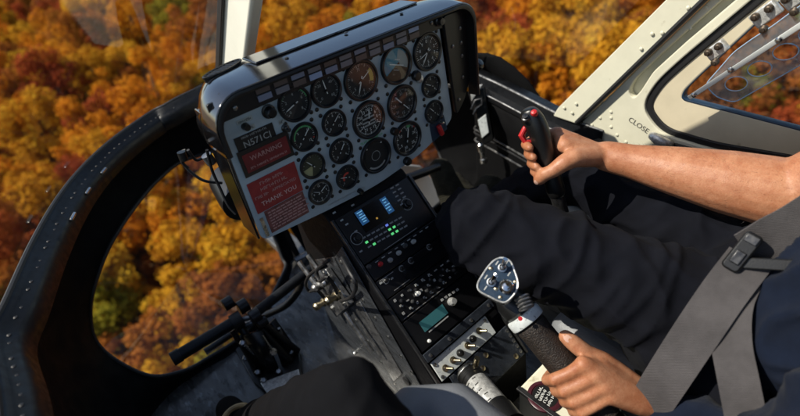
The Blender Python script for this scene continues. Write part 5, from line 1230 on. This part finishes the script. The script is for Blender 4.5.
for i in range(-20, 80):
    for j in range(-40, 90):
        x = j * step + rt_.uniform(-2, 2) + (i % 2) * step / 2; y = i * step + rt_.uniform(-2, 2); z = ground_z(x, y); c = Vector((x, y, z + 8)); pv = in_view(c, 160)
        if not pv or pv[2] > 420: continue
        nv = noise.noise(Vector((x / 38, y / 38, 3.7))) + rt_.gauss(0, .46); az = math.degrees(math.atan2(x, y))
        if nv < -.58: kd_ = 4
        elif nv < .02: kd_ = 0
        elif nv < .40: kd_ = 1
        elif nv < .70: kd_ = 2
        else: kd_ = 3
        if az > 45 and rt_.random() < .18: kd_ = 3 if rt_.random() < .5 else 2
        spots.append((pv[2], Vector((x, y, z)), kd_, pv))
spots.sort(key=lambda s: s[0])
main = [s for s in spots if in_view(s[1] + Vector((0, 0, 8)), 10) and seen(s[3][0], s[3][1])][:290]; ids = set(id(s) for s in main); rest = [s for s in spots if id(s) not in ids]
def treeM(s): return Matrix.Translation(s[1]) @ Matrix.Rotation(rt_.uniform(0, 6.28), 4, 'Z') @ Matrix.Diagonal((*(Vector((1, 1, 1)) * rt_.choice((.7, .85, 1, 1, 1.15, 1.3)) * rt_.uniform(.9, 1.1)), 1))
for s in main:
    k, cm, tm = PROTO[s[2] * 2 + rt_.randint(0, 1)]; M = treeM(s)
    o = bpy.data.objects.new('autumn_tree', None); COL.objects.link(o); o.matrix_basis = M; W[o] = M; o.empty_display_size = 1
    x_, y_ = s[3][0], s[3][1]
    if x_ < 285 and y_ > 150 + max(0, (185 - x_)) * 1.25: zone = 'through the chin window, ' + ('upper' if y_ < 235 else 'lower' if y_ > 300 else 'middle') + (' left' if x_ < 150 else ' right' if x_ > 210 else ' part')
    elif x_ < 270:
        zone = 'through the left windscreen, ' + ('top edge' if y_ < 22 else 'upper part' if y_ < 50 else 'mid-height' if y_ < 80 else 'lower part' if y_ < 112 else 'just above the sill') + (', left edge' if x_ < 35 else ', left' if x_ < 75 else ', left of middle' if x_ < 115 else ', right of middle' if x_ < 155 else ', right' if x_ < 190 else ', by the post')
    elif x_ < 470 and y_ < 60: zone = 'seen above the panel hood ' + ('beside the centre post' if x_ < 330 else 'near its right end')
    elif x_ < 470: zone = 'seen below the panel past the boot'
    elif x_ < 560: zone = 'seen through the right windscreen beside the panel hood'
    elif y_ < 120 and x_ < 670 - y_: zone = 'seen through the right windscreen ' + ('high' if y_ < 45 else 'low') + ' beside the cream post'
    else: zone = 'seen through the door window ' + ('behind the vent flap' if y_ < 80 else 'below the vent flap')
    tag(o, KINDS[k][1] + ' autumn tree ' + zone, 'tree', KINDS[k][1] + ' trees ' + zone)
    for nm, me in (('crown', cm), ('trunk', tm)):
        c = bpy.data.objects.new(nm, me); COL.objects.link(c); c.parent = o
# the rest of the forest: one object, crowns instanced on points
bmv = bpy.data.meshes.new('forest'); bmv.from_pydata([tuple(s[1]) for s in rest], [], [])
ai = bmv.attributes.new('kind', 'INT', 'POINT'); ar = bmv.attributes.new('turn', 'FLOAT_VECTOR', 'POINT'); asz = bmv.attributes.new('size', 'FLOAT_VECTOR', 'POINT')
for i, s in enumerate(rest):
    ai.data[i].value = s[2] * 2 + rt_.randint(0, 1); ar.data[i].vector = (0, 0, rt_.uniform(0, 6.28)); q = rt_.choice((.7, .85, 1, 1, 1.15, 1.3)) * rt_.uniform(.9, 1.1); asz.data[i].vector = (q, q, q * rt_.uniform(.9, 1.1))
fo_ = bpy.data.objects.new('forest', bmv); COL.objects.link(fo_); tag(fo_, kind='stuff'); W[fo_] = Matrix.Identity(4)
srcs = []
src_col = bpy.data.collections.new('forest_sources')
for i, (k, cm, tm) in enumerate(PROTO):
    so = bpy.data.objects.new('crown_source_%02d' % i, cm); src_col.objects.link(so)
ng = bpy.data.node_groups.new('forest', 'GeometryNodeTree'); ng.interface.new_socket('Geometry', in_out='INPUT', socket_type='NodeSocketGeometry'); ng.interface.new_socket('Geometry', in_out='OUTPUT', socket_type='NodeSocketGeometry')
gi = ng.nodes.new('NodeGroupInput'); go_ = ng.nodes.new('NodeGroupOutput'); ip = ng.nodes.new('GeometryNodeInstanceOnPoints'); ci = ng.nodes.new('GeometryNodeCollectionInfo'); ci.inputs['Collection'].default_value = src_col; ci.inputs['Separate Children'].default_value = True; ci.inputs['Reset Children'].default_value = True
def attr(nm, ty): a_ = ng.nodes.new('GeometryNodeInputNamedAttribute'); a_.data_type = ty; a_.inputs[0].default_value = nm; return a_.outputs[0]
ng.links.new(gi.outputs[0], ip.inputs['Points']); ng.links.new(ci.outputs[0], ip.inputs['Instance']); ip.inputs['Pick Instance'].default_value = True
ng.links.new(attr('kind', 'INT'), ip.inputs['Instance Index'])
e2r = ng.nodes.new('FunctionNodeEulerToRotation'); ng.links.new(attr('turn', 'FLOAT_VECTOR'), e2r.inputs[0]); ng.links.new(e2r.outputs[0], ip.inputs['Rotation']); ng.links.new(attr('size', 'FLOAT_VECTOR'), ip.inputs['Scale'])
ng.links.new(ip.outputs[0], go_.inputs[0])
md = fo_.modifiers.new('forest', 'NODES'); md.node_group = ng
print('TREES', len(main), len(rest))
